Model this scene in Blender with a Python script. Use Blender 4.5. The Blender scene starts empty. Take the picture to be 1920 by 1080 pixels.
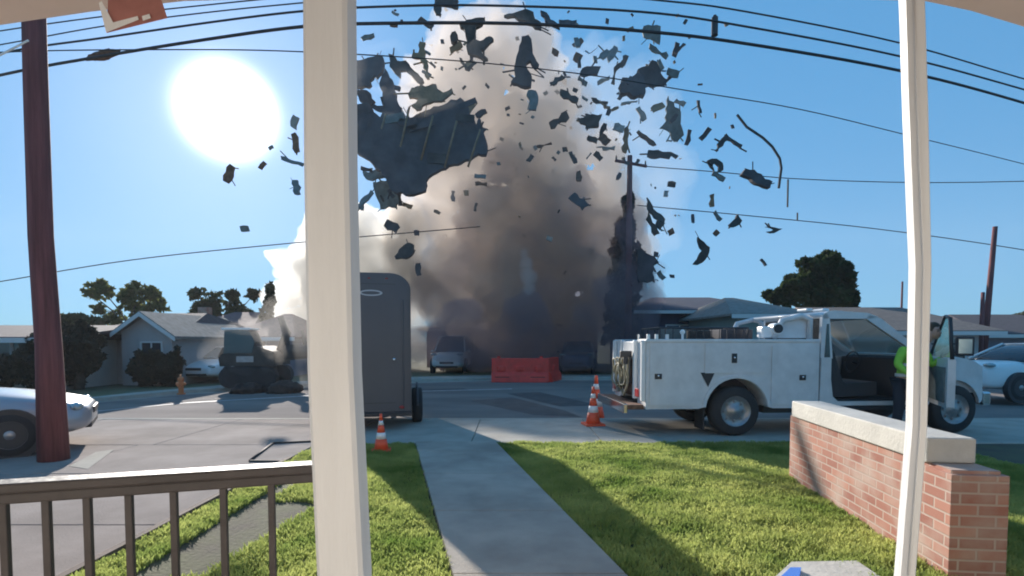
import bpy, bmesh, math, random
import numpy as np
from mathutils import Vector, Matrix, noise
PI = math.pi; R = math.radians
random.seed(7); rng = np.random.default_rng(7)

# ------------------------------------------------------------------ camera, sky, sun
sc = bpy.context.scene
F = 1000.0; TH = R(2.5); CX = 960.0; CY = 684.0; HC = 1.6      # photo pixels (1920 wide)
cam = bpy.data.cameras.new('camera'); camo = bpy.data.objects.new('camera', cam)
sc.collection.objects.link(camo); sc.camera = camo
cam.sensor_width = 36.0; cam.lens = 36.0 * F / 1920.0
cam.shift_y = (CY - 540) / 1920.0
cam.clip_start = 0.05; cam.clip_end = 3000
camo.location = (0, 0, HC); camo.rotation_euler = (PI/2 - TH, 0, 0)

SUN_AZ = R(27.6); SUN_EL = R(20.5)                              # az: left of +Y
sund = Vector((-math.sin(SUN_AZ)*math.cos(SUN_EL), math.cos(SUN_AZ)*math.cos(SUN_EL), math.sin(SUN_EL)))
w = bpy.data.worlds.new('World'); sc.world = w; w.use_nodes = True
nt = w.node_tree; nt.nodes.clear()
out = nt.nodes.new('ShaderNodeOutputWorld'); bg = nt.nodes.new('ShaderNodeBackground')
sky = nt.nodes.new('ShaderNodeTexSky'); sky.sky_type = 'NISHITA'; sky.sun_disc = False
sky.sun_elevation = SUN_EL; sky.sun_rotation = -SUN_AZ
sky.air_density = 1.0; sky.dust_density = 0.15; sky.ozone_density = 3.0
hs = nt.nodes.new('ShaderNodeHueSaturation'); hs.inputs['Saturation'].default_value = 1.3
nt.links.new(sky.outputs[0], hs.inputs['Color'])
# sun glare with a lilac lens-flare halo, painted into the sky colour
tc = nt.nodes.new('ShaderNodeTexCoord'); dt = nt.nodes.new('ShaderNodeVectorMath'); dt.operation = 'DOT_PRODUCT'
nrm = nt.nodes.new('ShaderNodeVectorMath'); nrm.operation = 'NORMALIZE'
nt.links.new(tc.outputs['Generated'], nrm.inputs[0]); nt.links.new(nrm.outputs[0], dt.inputs[0])
dt.inputs[1].default_value = sund
def wmath(op, a, b=None):
    n = nt.nodes.new('ShaderNodeMath'); n.operation = op
    for k, v in enumerate((a, b)):
        if v is None: continue
        if isinstance(v, (int, float)): n.inputs[k].default_value = v
        else: nt.links.new(v, n.inputs[k])
    return n.outputs[0]
cl = wmath('MAXIMUM', dt.outputs['Value'], 0.0)
g1 = wmath('MULTIPLY', wmath('POWER', cl, 1700.0), 420.0)
g2 = wmath('MULTIPLY', wmath('POWER', cl, 40.0), 3.6)
def wtint(f, c):
    m = nt.nodes.new('ShaderNodeVectorMath'); m.operation = 'SCALE'; m.inputs[0].default_value = c
    nt.links.new(f, m.inputs['Scale']); return m.outputs[0]
a1 = nt.nodes.new('ShaderNodeVectorMath'); a2 = nt.nodes.new('ShaderNodeVectorMath')
nt.links.new(wtint(g1, (1, .98, .95)), a1.inputs[0]); nt.links.new(wtint(g2, (1.0, .84, 1.05)), a1.inputs[1])
tn = nt.nodes.new('ShaderNodeVectorMath'); tn.operation = 'MULTIPLY'; tn.inputs[1].default_value = (1.05, 3.0, 4.9)
gm = nt.nodes.new('ShaderNodeGamma'); gm.inputs['Gamma'].default_value = .25
nt.links.new(hs.outputs[0], gm.inputs[0]); nt.links.new(gm.outputs[0], tn.inputs[0]); nt.links.new(tn.outputs[0], a2.inputs[0]); nt.links.new(a1.outputs[0], a2.inputs[1])
nt.links.new(a2.outputs[0], bg.inputs['Color']); bg.inputs['Strength'].default_value = 0.058
nt.links.new(bg.outputs[0], out.inputs[0])
sl = bpy.data.lights.new('sun', 'SUN'); sl.energy = 5.0; sl.angle = R(0.6); sl.color = (1, .93, .84)
so = bpy.data.objects.new('sun', sl); sc.collection.objects.link(so)
so.rotation_euler = (-sund).to_track_quat('-Z', 'Y').to_euler()
sc.view_settings.view_transform = 'Standard'; sc.view_settings.look = 'None'
sc.view_settings.exposure = 0.8; sc.view_settings.gamma = 1.0
sc.render.engine = 'CYCLES'
cy = sc.cycles
cy.use_denoising = True
cy.max_bounces = 8; cy.volume_bounces = 3; cy.transparent_max_bounces = 16; cy.diffuse_bounces = 3
cy.sample_clamp_indirect = 6.0; cy.filter_width = 1.9
cy.volume_step_rate = 1.0; cy.volume_max_steps = 256

# ------------------------------------------------------------------ helpers
def at(px, py, Y):
    a = (px - CX)/F; b = (CY - py)/F
    d = Vector((a, math.cos(TH) + b*math.sin(TH), -math.sin(TH) + b*math.cos(TH)))
    s = Y / d.y
    return Vector((d.x*s, Y, HC + d.z*s))
def gr(px, py, z=0.0):
    a = (px - CX)/F; b = (CY - py)/F
    d = Vector((a, math.cos(TH) + b*math.sin(TH), -math.sin(TH) + b*math.cos(TH)))
    s = (z - HC)/d.z
    return Vector((d.x*s, d.y*s, z))
C = sc.collection
def tag(o, label=None, cat=None, group=None, kind=None):
    if label: o['label'] = label
    if cat: o['category'] = cat
    if group: o['group'] = group
    if kind: o['kind'] = kind
    return o
def thing(name, label, cat, loc=(0, 0, 0), rz=0, group=None):
    o = bpy.data.objects.new(name, None); C.objects.link(o); o.empty_display_size = .1
    o.location = loc; o.rotation_euler = (0, 0, rz)
    return tag(o, label, cat, group)
class MB:
    """collects shapes, builds ONE mesh object"""
    def __init__(s): s.v = []; s.f = []; s.sm = []
    def add(s, vs, fs, smooth=False):
        n = len(s.v); s.v += [tuple(p) for p in vs]; s.f += [tuple(i+n for i in q) for q in fs]; s.sm += [smooth]*len(fs); return s
    def box(s, c, sz, rz=0, rot=None, taper=1.0):
        M = rot if rot else Matrix.Rotation(rz, 3, 'Z')
        hx, hy, hz = sz[0]/2, sz[1]/2, sz[2]/2; c = Vector(c); vs = []
        for dz in (-1, 1):
            t = taper if dz > 0 else 1
            for dx, dy in ((-1, -1), (1, -1), (1, 1), (-1, 1)):
                vs.append(c + M @ Vector((dx*hx*t, dy*hy*t, dz*hz)))
        return s.add(vs, [(3, 2, 1, 0), (4, 5, 6, 7), (0, 1, 5, 4), (1, 2, 6, 5), (2, 3, 7, 6), (3, 0, 4, 7)])
    def b2(s, lo, hi):
        return s.box([(a+b)/2 for a, b in zip(lo, hi)], [abs(b-a) for a, b in zip(lo, hi)])
    def tube(s, p0, p1, r0, r1=None, n=12, cap=True):
        r1 = r0 if r1 is None else r1; p0 = Vector(p0); p1 = Vector(p1); d = (p1-p0).normalized()
        a = d.orthogonal().normalized(); b = d.cross(a); vs = []
        for p, r in ((p0, r0), (p1, r1)):
            for k in range(n):
                t = 2*PI*k/n; vs.append(p + a*math.cos(t)*r + b*math.sin(t)*r)
        s.add(vs, [(k, (k+1) % n, n+(k+1) % n, n+k) for k in range(n)], True)
        if cap: s.add(vs[:n], [tuple(range(n))[::-1]]); s.add(vs[n:], [tuple(range(n))])
        return s
    def path(s, pts, r, n=6):
        pts = [Vector(p) for p in pts]; rings = []; a = None
        for i, p in enumerate(pts):
            d = (pts[min(i+1, len(pts)-1)] - pts[max(i-1, 0)]).normalized()
            a = d.orthogonal().normalized() if a is None else (a - d*a.dot(d)).normalized(); b = d.cross(a)
            rr = r[i] if isinstance(r, (list, tuple)) else r
            rings.append([p + a*math.cos(2*PI*k/n)*rr + b*math.sin(2*PI*k/n)*rr for k in range(n)])
        vs = [v for q in rings for v in q]; fs = []
        for i in range(len(rings)-1):
            for k in range(n): fs.append((i*n+k, i*n+(k+1) % n, (i+1)*n+(k+1) % n, (i+1)*n+k))
        fs.append(tuple(range(n))[::-1]); fs.append(tuple(range((len(rings)-1)*n, len(rings)*n)))
        return s.add(vs, fs, True)
    def prism(s, poly, fn0, fn1, smooth=False):
        """poly of 2-D points; fn0/fn1 map (a,b) to the 3-D front and back"""
        n = len(poly)
        vs = [fn0(*p) for p in poly] + [fn1(*p) for p in poly]
        s.add(vs, [tuple(range(n)), tuple(range(2*n-1, n-1, -1))])
        return s.add(vs, [(k+n, (k+1) % n+n, (k+1) % n, k) for k in range(n)], smooth)
    def loft(s, rings, cap=True):
        n = len(rings[0]); vs = [v for q in rings for v in q]; fs = []
        for i in range(len(rings)-1):
            for k in range(n): fs.append((i*n+k, i*n+(k+1) % n, (i+1)*n+(k+1) % n, (i+1)*n+k))
        if cap: fs.append(tuple(range(n))[::-1]); fs.append(tuple(range((len(rings)-1)*n, len(rings)*n)))
        return s.add(vs, fs, True)
    def blob(s, c, r, sub=2, disp=0.0, fr=2.0, sc3=(1, 1, 1)):
        bm = bmesh.new(); bmesh.ops.create_icosphere(bm, subdivisions=sub, radius=1); off = Vector((random.random()*50, random.random()*50, 0))
        vs = []
        for v in bm.verts:
            q = v.co.normalized(); k = 1 + disp*noise.noise(q*fr + off)
            vs.append(Vector(c) + Vector((q.x*sc3[0], q.y*sc3[1], q.z*sc3[2]))*r*k)
        fs = [tuple(v.index for v in f.verts) for f in bm.faces]; bm.free()
        return s.add(vs, fs, True)
    def build(s, name, m, parent=None, bevel=0, seg=2, subsurf=0, fix=False):
        me = bpy.data.meshes.new(name); me.from_pydata(s.v, [], s.f); me.update()
        me.polygons.foreach_set('use_smooth', s.sm)
        if fix:
            bm = bmesh.new(); bm.from_mesh(me); bmesh.ops.recalc_face_normals(bm, faces=bm.faces); bm.to_mesh(me); bm.free()
        o = bpy.data.objects.new(name, me); C.objects.link(o)
        if m: me.materials.append(m)
        if parent: o.parent = parent
        if bevel:
            b = o.modifiers.new('bevel', 'BEVEL'); b.width = bevel; b.segments = seg; b.limit_method = 'ANGLE'; b.angle_limit = R(35)
        if subsurf:
            b = o.modifiers.new('sub', 'SUBSURF'); b.levels = subsurf; b.render_levels = subsurf
        return o

# ------------------------------------------------------------------ materials
def mat(name, col, rough=.6, metal=0, spec=.5, var=0.0, scale=3.0, bump=0.0, bscale=30.0, coat=0, alpha=None, trans=0, stretch=None, col2=None, detail=6):
    m = bpy.data.materials.new(name); m.use_nodes = True; n = m.node_tree.nodes; l = m.node_tree.links
    p = n['Principled BSDF']; p.inputs['Roughness'].default_value = rough; p.inputs['Metallic'].default_value = metal
    p.inputs['Specular IOR Level'].default_value = spec; p.inputs['Coat Weight'].default_value = coat
    p.inputs['Transmission Weight'].default_value = trans
    c = (*col, 1); p.inputs['Base Color'].default_value = c
    tcn = n.new('ShaderNodeTexCoord'); mp = n.new('ShaderNodeMapping'); l.new(tcn.outputs['Object'], mp.inputs[0])
    if stretch: mp.inputs['Scale'].default_value = stretch
    if var or col2:
        t = n.new('ShaderNodeTexNoise'); t.inputs['Scale'].default_value = scale; t.inputs['Detail'].default_value = detail; t.inputs['Roughness'].default_value = .62
        l.new(mp.outputs[0], t.inputs['Vector'])
        r = n.new('ShaderNodeValToRGB'); r.color_ramp.elements[0].position = .34; r.color_ramp.elements[1].position = .66
        if col2: r.color_ramp.elements[0].color = c; r.color_ramp.elements[1].color = (*col2, 1)
        else:
            r.color_ramp.elements[0].color = (*[x*(1-var) for x in col], 1); r.color_ramp.elements[1].color = (*[min(1, x*(1+var)) for x in col], 1)
        l.new(t.outputs['Fac'], r.inputs[0]); l.new(r.outputs[0], p.inputs['Base Color'])
    if bump:
        t = n.new('ShaderNodeTexNoise'); t.inputs['Scale'].default_value = bscale; t.inputs['Detail'].default_value = 5
        l.new(mp.outputs[0], t.inputs['Vector']); b = n.new('ShaderNodeBump'); b.inputs['Strength'].default_value = bump; b.inputs['Distance'].default_value = .02
        l.new(t.outputs['Fac'], b.inputs['Height']); l.new(b.outputs[0], p.inputs['Normal'])
    return m
def leafmat(name, col, col2, tr=.45, scale=.8):
    m = mat(name, col, .75, col2=col2, scale=scale, spec=.2); n = m.node_tree.nodes; l = m.node_tree.links
    p = n['Principled BSDF']; t = n.new('ShaderNodeBsdfTranslucent'); mx = n.new('ShaderNodeMixShader'); mx.inputs[0].default_value = tr
    src = p.inputs['Base Color'].links[0].from_socket; l.new(src, t.inputs[0]); l.new(p.outputs[0], mx.inputs[1]); l.new(t.outputs[0], mx.inputs[2])
    l.new(mx.outputs[0], n['Material Output'].inputs[0]); return m
def brickmat(name, c1, c2, mortar, vertical_axis='yz', scale=1.0, bw=.22, rh=.075):
    m = bpy.data.materials.new(name); m.use_nodes = True; n = m.node_tree.nodes; l = m.node_tree.links; p = n['Principled BSDF']
    g = n.new('ShaderNodeNewGeometry') if False else n.new('ShaderNodeTexCoord'); sp = n.new('ShaderNodeSeparateXYZ'); l.new(g.outputs['Object'], sp.inputs[0])
    ad = n.new('ShaderNodeMath'); l.new(sp.outputs[0], ad.inputs[0]); l.new(sp.outputs[1], ad.inputs[1])
    cb = n.new('ShaderNodeCombineXYZ'); l.new(ad.outputs[0], cb.inputs[0]); l.new(sp.outputs[2], cb.inputs[1])
    b = n.new('ShaderNodeTexBrick'); l.new(cb.outputs[0], b.inputs['Vector']); b.inputs['Scale'].default_value = 1
    b.inputs['Brick Width'].default_value = bw; b.inputs['Row Height'].default_value = rh; b.inputs['Mortar Size'].default_value = .008
    b.inputs['Mortar Smooth'].default_value = .3; b.inputs['Color1'].default_value = (*c1, 1); b.inputs['Color2'].default_value = (*c2, 1); b.inputs['Mortar'].default_value = (*mortar, 1)
    t = n.new('ShaderNodeTexNoise'); t.inputs['Scale'].default_value = 3.2; t.inputs['Detail'].default_value = 5; l.new(g.outputs['Object'], t.inputs['Vector'])
    r = n.new('ShaderNodeValToRGB'); r.color_ramp.elements[0].position = .42; r.color_ramp.elements[1].position = .68; r.color_ramp.elements[0].color = (0, 0, 0, 1); r.color_ramp.elements[1].color = (.8, .8, .8, 1)
    l.new(t.outputs['Fac'], r.inputs[0]); mx = n.new('ShaderNodeMix'); mx.data_type = 'RGBA'; l.new(r.outputs[0], mx.inputs[0]); l.new(b.outputs[0], mx.inputs[6]); mx.inputs[7].default_value = (*mortar, 1)
    l.new(mx.outputs[2], p.inputs['Base Color']); p.inputs['Roughness'].default_value = .9
    bp = n.new('ShaderNodeBump'); bp.inputs['Strength'].default_value = .6; bp.inputs['Distance'].default_value = .01; bp.invert = True
    l.new(b.outputs['Fac'], bp.inputs['Height']); l.new(bp.outputs[0], p.inputs['Normal']); return m
M = dict(
 post=mat('white_painted_wood', (.68, .68, .675), .55, var=.05, scale=2, bump=.15, bscale=14, stretch=(6, 6, .6)),
 soffit=mat('soffit_flare_tint', (.66, .53, .49), .7, var=.05),  # pink cast of lens flare put into the cream paint colour
 rail=mat('weathered_rail_paint', (.045, .036, .034), .55, var=.2, scale=8, bump=.2),
 conc=mat('concrete', (.40, .355, .305), .95, spec=.05, var=.2, scale=1.1, bump=.35, bscale=60),
 concl=mat('pale_concrete', (.42, .385, .335), .95, spec=.05, var=.12, scale=2, bump=.3, bscale=50),
 drive=mat('driveway_concrete', (.30, .255, .23), .95, spec=.05, var=.2, scale=.9, bump=.3, bscale=50),
 asph=mat('asphalt', (.18, .155, .145), .95, spec=.05, col2=(.27, .235, .215), scale=.55, bump=.4, bscale=90, stretch=(.35, 1, 1)),
 soil=mat('soil', (.075, .06, .045), .95, col2=(.10, .10, .05), scale=2.5, bump=.6),
 yard=mat('dry_yard', (.16, .14, .09), .95, col2=(.10, .12, .05), scale=.5, bump=.5),
 white=mat('white_paint', (.78, .78, .77), .35, var=.04, scale=2, coat=.3),
 whitew=mat('worn_white_paint', (.66, .66, .66), .42, var=.09, scale=3.5, coat=.15),
 black=mat('black_rubber', (.025, .025, .027), .8, var=.2),
 dark=mat('dark_plastic', (.03, .03, .035), .5),
 glass=mat('dark_glass', (.03, .04, .05), .08, spec=.8),
 glassl=mat('sky_toned_glass', (.35, .45, .46), .12, metal=.55),  # pale base colour carries part of the sky reflection
 chrome=mat('chrome', (.65, .65, .66), .2, metal=1),
 steel=mat('wheel_steel', (.35, .34, .34), .4, metal=.7, var=.15, scale=9),
 silver=mat('silver_car_paint', (.36, .37, .40), .3, metal=.35, coat=.6),
 trail=mat('grey_trailer_skin', (.085, .088, .10), .45, metal=.2, var=.06, scale=1.2),
 pole=mat('creosote_pole_wood', (.17, .055, .055), .85, var=.35, scale=3, bump=.6, bscale=20, stretch=(5, 5, .25)),
 wire=mat('wire_black', (.02, .02, .025), .6),
 orange=mat('cone_orange', (.85, .10, .035), .5, var=.1, scale=8),
 barrier=mat('barrier_orange_red', (.90, .045, .03), .5, var=.15, scale=3),
 refl=mat('cone_white_band', (.82, .80, .78), .4),
 red=mat('red_lens', (.35, .01, .01), .3, coat=.5),
 amber=mat('amber_lens', (.7, .25, .03), .3),
 stucco=mat('grey_stucco', (.42, .39, .38), .9, var=.06, bump=.3),
 stuccob=mat('bluish_siding', (.24, .24, .30), .9, var=.08, bump=.2),
 creamw=mat('cream_siding', (.50, .48, .44), .85, var=.06),
 greenw=mat('pale_green_siding', (.26, .32, .29), .85, var=.06),
 roof=mat('dark_shingle', (.075, .06, .065), .9, var=.25, scale=6, bump=.5),
 roofr=mat('reddish_shingle', (.15, .085, .085), .9, var=.25, scale=5, bump=.5),
 roofb=mat('brown_shingle', (.17, .135, .115), .9, var=.2, scale=5, bump=.5),
 roofg=mat('weathered_grey_shingle', (.24, .22, .20), .9, var=.2, scale=5, bump=.5),
 trim=mat('white_trim', (.62, .60, .58), .6),
 mach=mat('grimy_machine_paint', (.03, .025, .02), .6, var=.4, scale=4),
 deb=mat('charred_timber', (.055, .05, .048), .85, var=.4, scale=2.5, bump=.5),
 deb2=mat('tar_shingle', (.075, .072, .08), .9, var=.3, scale=1.6, bump=.5),
 deb3=mat('splintered_plywood', (.26, .17, .10), .85, var=.3, scale=3, bump=.4),
 debg=mat('painted_siding_scrap', (.14, .17, .17), .8, var=.3, scale=3),
 debl=mat('pale_drywall_scrap', (.34, .32, .30), .9, var=.2, scale=4),
 bark=mat('bark', (.09, .07, .055), .95, var=.3, scale=8, bump=.7),
 hivis=mat('hi_vis_green', (.30, .62, .06), .8, var=.08, scale=14),
 band=mat('reflective_band', (.62, .66, .64), .3),
 skin=mat('skin', (.52, .30, .22), .55), hair=mat('brown_hair', (.07, .045, .025), .8),
 trouser=mat('dark_trousers', (.03, .035, .05), .9), boot=mat('boots', (.04, .03, .02), .7),
 seat=mat('cab_seat', (.045, .045, .05), .85),
 logo=mat('pale_badge', (.45, .46, .48), .5), blue=mat('blue_plastic', (.08, .22, .65), .45),
 red_wood=mat('reddish_wood', (.32, .13, .11), .6, var=.2, scale=6), hose=mat('hose_tan', (.30, .26, .17), .7, var=.3, scale=10),
 rust=mat('rusty_steel', (.16, .08, .05), .8, var=.4, scale=8), hyd=mat('hydrant_paint', (.55, .16, .05), .6),
 leaf=leafmat('dark_green_leaves', (.020, .035, .012), (.06, .085, .025), .35),
 leafy=leafmat('yellow_green_leaves', (.07, .09, .03), (.14, .15, .05), .45),
 leafd=leafmat('deep_shrub_leaves', (.018, .022, .015), (.04, .045, .03), .15),
 leafo=leafmat('olive_leaves', (.035, .045, .02), (.09, .10, .04), .3),
 grass=leafmat('grass_blades', (.17, .26, .055), (.54, .57, .19), .55, 1.1),
 brick=brickmat('pink_brick', (.27, .105, .075), (.40, .19, .135), (.42, .32, .265)),
 cap=mat('wall_cap_concrete', (.50, .47, .42), .85, var=.1, scale=3, bump=.3))

# ------------------------------------------------------------------ setting
def sheet(name, pts, z, m, kind='structure', thick=None):
    b = MB()
    if thick: b.prism(pts, lambda x, y: (x, y, z), lambda x, y: (x, y, z-thick))
    else: b.add([(x, y, z) for x, y in pts], [tuple(range(len(pts)))])
    o = b.build(name, m, fix=bool(thick)); return tag(o, kind=kind)
sheet('ground', [(-900, -40), (900, -40), (900, 1800), (-900, 1800)], -.16, M['yard'])
FK = [(-200, 792), (0, 775), (150, 757), (350, 738), (560, 726), (770, 717), (960, 712), (1200, 712), (1500, 716), (1900, 726), (2150, 735)]
fk = [gr(x, y, -.12) for x, y in FK]
fk[0:0] = [Vector((-60, fk[0].y - 6, -.12))]; fk.append(Vector((90, fk[-1].y-2, -.12)))
sheet('road', [(-60, 8), (-60, 2)] and [(-60, 5), (90, 5)] + [(p.x, p.y + .05) for p in fk[::-1]], -.12, M['asph'])
NK = 11.1
def strip(name, line, w0, w1, z0, z1, m):
    b = MB(); n = len(line); vs = []
    for p in line: vs += [(p.x, p.y+w0, z1), (p.x, p.y+w1, z1), (p.x, p.y+w0, z0), (p.x, p.y+w1, z0)]
    fs = []
    for i in range(n-1):
        a = 4*i; c = a+4; fs += [(a, c, c+1, a+1), (a, a+2, c+2, c), (a+1, c+1, c+3, a+3)]
    b.add(vs, fs); return tag(b.build(name, m, fix=True), kind='structure')
strip('far_kerb', fk, 0, .16, -.16, .0, M['concl'])
strip('far_gutter', fk, -.45, -.0, -.2, -.116, M['concl'])
strip('far_sidewalk', fk, .162, 2.0, -.16, -.004, M['concl'])
strip('far_yard', fk, 2.0, 70, -.16, .0, M['yard'])
# near side: sidewalk, kerb, driveway, path, lawn
strip('near_kerb', [Vector((-60, NK-.16, 0)), Vector((90, NK-.16, 0))], 0, .16, -.2, .0, M['concl'])
def slabs(name, x0, x1, y0, y1, nx, ny, z, m, gap=.012):
    b = MB(); dx = (x1-x0)/nx; dy = (y1-y0)/ny
    for i in range(nx):
        for j in range(ny):
            b.b2((x0+i*dx+gap/2, y0+j*dy+gap/2, -.15), (x0+(i+1)*dx-gap/2, y0+(j+1)*dy-gap/2, z + random.uniform(-.003, .003)))
    return tag(b.build(name, m, bevel=.006, seg=1), kind='structure')
slabs('near_sidewalk', -2.75, 14.05, 8.35, NK-.165, 8, 1, .0, M['concl'])
slabs('driveway', -16.75, -3.05, 1.0, 8.2, 5, 4, .0, M['drive'])
slabs('driveway_apron', -16.75, -2.78, 8.22, NK-.165, 5, 1, -.002, M['drive'])
sheet('soil_bed', [(-3.04, -2), (18, -2), (18, 8.345), (-3.04, 8.345)], -.012, M['soil'])
def pl(y): return -.42 - .235*(y-3.64)          # left edge of the garden path
def pr(y): return .75 - .215*(y-3.64)
b = MB(); ys = [1.2, 2.3, 3.55, 4.9, 6.3, 7.6, 8.34]
for a0, a1 in zip(ys[:-1], ys[1:]):
    b.prism([(pl(a0+.006), a0+.006), (pr(a0+.006), a0+.006), (pr(a1-.006), a1-.006), (pl(a1-.006), a1-.006)], lambda x, y: (x, y, .03), lambda x, y: (x, y, -.1))
tag(b.build('garden_path', M['conc'], bevel=.006, seg=1, fix=True), kind='structure')
# dark brown driveway edging boards and the outlined patch left of the post
b = MB(); b.b2((-3.05, 1.0, -.1), (-2.99, 7.2, .035)); tag(b.build('driveway_edging', mat('edging_dark_wood', (.12, .085, .07), .9, var=.3)), kind='structure')
b = MB(); e = [gr(468, 866), gr(512, 832), gr(640, 826), gr(645, 868)]
for p, q in zip(e, e[1:]+e[:1]): b.path([p+Vector((0, 0, .012)), q+Vector((0, 0, .012))], .018, 4)
tag(b.build('pavement_joint', M['black']), kind='structure')
p = [gr(130, 875), gr(180, 848), gr(215, 843), gr(165, 880)]
sheet('pale_paving_patch', [(q.x, q.y) for q in p], .006, M['concl'])
# long tar patches across the road
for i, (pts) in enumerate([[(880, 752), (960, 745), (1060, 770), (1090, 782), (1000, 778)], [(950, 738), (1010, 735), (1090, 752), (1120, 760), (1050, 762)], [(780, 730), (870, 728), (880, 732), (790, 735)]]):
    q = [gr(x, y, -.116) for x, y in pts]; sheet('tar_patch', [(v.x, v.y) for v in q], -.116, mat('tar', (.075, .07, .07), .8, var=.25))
# pale line along the far lane, brightened to imitate a sunlit strip
b = MB()
ln = [gr(x, y+17, -.114) for x, y in FK[:7]]
for p_, q_ in zip(ln[:-1], ln[1:]): b.add([(p_.x, p_.y-.1, -.114), (q_.x, q_.y-.1, -.114), (q_.x, q_.y+.1, -.114), (p_.x, p_.y+.1, -.114)], [(0, 1, 2, 3)])
tag(b.build('road_line', mat('worn_sunlit_line', (.45, .44, .43), .7, var=.25, scale=6)), kind='structure')

# lawn blades
def blades(name, n, inside, x0, x1, y0, y1, h, wd, m):
    k = int(n); x = rng.uniform(x0, x1, k*2); y = rng.uniform(y0, y1, k*2)
    keep = np.array([inside(a, c) for a, c in zip(x, y)]); x = x[keep]; y = y[keep]; k = len(x)
    # clumping
    cl_ = np.array([noise.noise(Vector((a*2.2, c*2.2, 3))) + .6*noise.noise(Vector((a*7, c*7, 9))) for a, c in zip(x, y)])
    hh = h*(.55 + rng.random(k)*.6 + np.clip(cl_, -.5, .8)*.8); hh = np.clip(hh, .012, None)
    a = rng.uniform(0, 2*PI, k); lean = rng.normal(0, .45, (k, 2))*hh[:, None]
    ww = wd*(.6+.8*rng.random(k)); dx = np.cos(a)*ww/2; dy = np.sin(a)*ww/2
    v = np.zeros((k, 5, 3))
    v[:, 0] = np.stack([x-dx, y-dy, np.full(k, -.01)], 1); v[:, 1] = np.stack([x+dx, y+dy, np.full(k, -.01)], 1)
    v[:, 2] = np.stack([x+dx*.8+lean[:, 0]*.4, y+dy*.8+lean[:, 1]*.4, hh*.6], 1); v[:, 3] = np.stack([x-dx*.8+lean[:, 0]*.4, y-dy*.8+lean[:, 1]*.4, hh*.6], 1)
    v[:, 4] = np.stack([x+lean[:, 0], y+lean[:, 1], hh], 1)
    idx = (np.arange(k)*5)[:, None]
    loops = np.concatenate([idx+np.array([[0, 1, 2, 3]]), idx+np.array([[3, 2, 4]])], 1).ravel()
    me = bpy.data.meshes.new(name); me.vertices.add(k*5); me.vertices.foreach_set('co', v.ravel())
    me.loops.add(len(loops)); me.loops.foreach_set('vertex_index', loops.astype(np.int32))
    me.polygons.add(k*2); st = np.stack([np.arange(k)*7, np.arange(k)*7+4], 1).ravel()
    me.polygons.foreach_set('loop_start', st.astype(np.int32)); me.update(calc_edges=True)
    me.materials.append(m); o = bpy.data.objects.new(name, me); C.objects.link(o); return o
def lawn_in(x, y):
    if -2.97 < x < pl(y)-.02: return y < 8.2 and not (-2.6 < x < -2.2+.15*(y-3) and y < 6.2 and noise.noise(Vector((x*2, y, 0))) > -.25)
    return pr(y)+.02 < x and y < 8.3
g = blades('lawn_grass', 150000, lawn_in, -3, 6.5, 2.6, 8.3, .05, .012, M['grass'])
tag(g, 'short yellow green lawn grass either side of the garden path', 'grass', kind='stuff')

# ------------------------------------------------------------------ porch we stand on
b = MB(); b.b2((-6, -.3, -.6+.35), (4.6, 1.35, .28)); tag(b.build('porch_floor', M['conc']), kind='structure')
b = MB(); b.b2((-7, -.45, -.1), (6, -.25, 3.1)); tag(b.build('house_wall', mat('bounce_cream_wall', (.74, .71, .67), .8, var=.04)), 'unseen cream house wall behind the porch, bouncing fill light', 'wall')  # unseen wall, its pale colour chosen to bounce fill light onto the porch
b = MB(); b.b2((-7, -.45, 3.12), (6, 2.2, 3.2)); tag(b.build('porch_roof', M['soffit']), 'porch roof over the posts', 'roof')
# header beam with arched lower edge
YB = 1.95
arch = [(-60, 60), (0, 47), (170, 22), (345, 2), (600, -4), (1000, -6), (1500, -4), (1735, 2), (1820, 20), (1910, 47), (2000, 78)]
low = [at(x, y, YB+.14) for x, y in arch]
poly = [(p.x, p.z) for p in low] + [(low[-1].x, 3.118), (low[0].x, 3.118)]
hb = MB().prism(poly, lambda x, z: (x, YB, z), lambda x, z: (x, YB+.14, z)).build('header_beam', M['soffit'], fix=True, bevel=.008)
tag(hb, 'cream porch header beam with painted pink flare tint along the top of the view', 'beam')
def post(name, label, pts, Yd, dep, nl):
    """pts: (pxL, pxR, py) rows; square post with a rounded face strip"""
    t = thing(name, label, 'porch post', (at((pts[0][0]+pts[0][1])/2, pts[0][2], Yd).x, Yd, .28), 0, 'porch posts')
    rings = []; o = Vector(t.location)
    for l_, r_, y_ in pts:
        a = at(l_, y_, Yd); c = at(r_, y_, Yd); ch = .012
        rings.append([Vector((a.x+ch, Yd, a.z))-o, Vector((c.x-ch, Yd, a.z))-o, Vector((c.x, Yd+ch, a.z))-o, Vector((c.x, Yd+dep-ch, a.z))-o, Vector((c.x-ch, Yd+dep, a.z))-o, Vector((a.x+ch, Yd+dep, a.z))-o, Vector((a.x, Yd+dep-ch, a.z))-o, Vector((a.x, Yd+ch, a.z))-o])
    mb = MB().loft(rings); mb.sm = [False]*len(mb.sm)
    mb.build('shaft', M['post'], t, fix=True); return t
t = post('porch_post', 'wide off-white porch post standing by the dark railing', [(565, 648, -60), (567, 651, 300), (574, 660, 700), (592, 679, 1080), (598, 685, 1250)], 1.62, .12, 0)
t = post('porch_post', 'narrower off-white porch post in front of the service truck cab', [(1702, 1738, -60), (1710, 1746, 200), (1722, 1752, 500), (1716, 1744, 800), (1694, 1722, 1080), (1678, 1706, 1250)], 1.75, .055, 0)
MB().path([at(1712, -60, 1.745)-Vector(t.location), at(1720, 200, 1.745)-Vector(t.location), at(1732, 500, 1.745)-Vector(t.location), at(1726, 800, 1.745)-Vector(t.location), at(1704, 1080, 1.745)-Vector(t.location)], .004, 6).build('edge_bead', M['post'], t)
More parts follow.
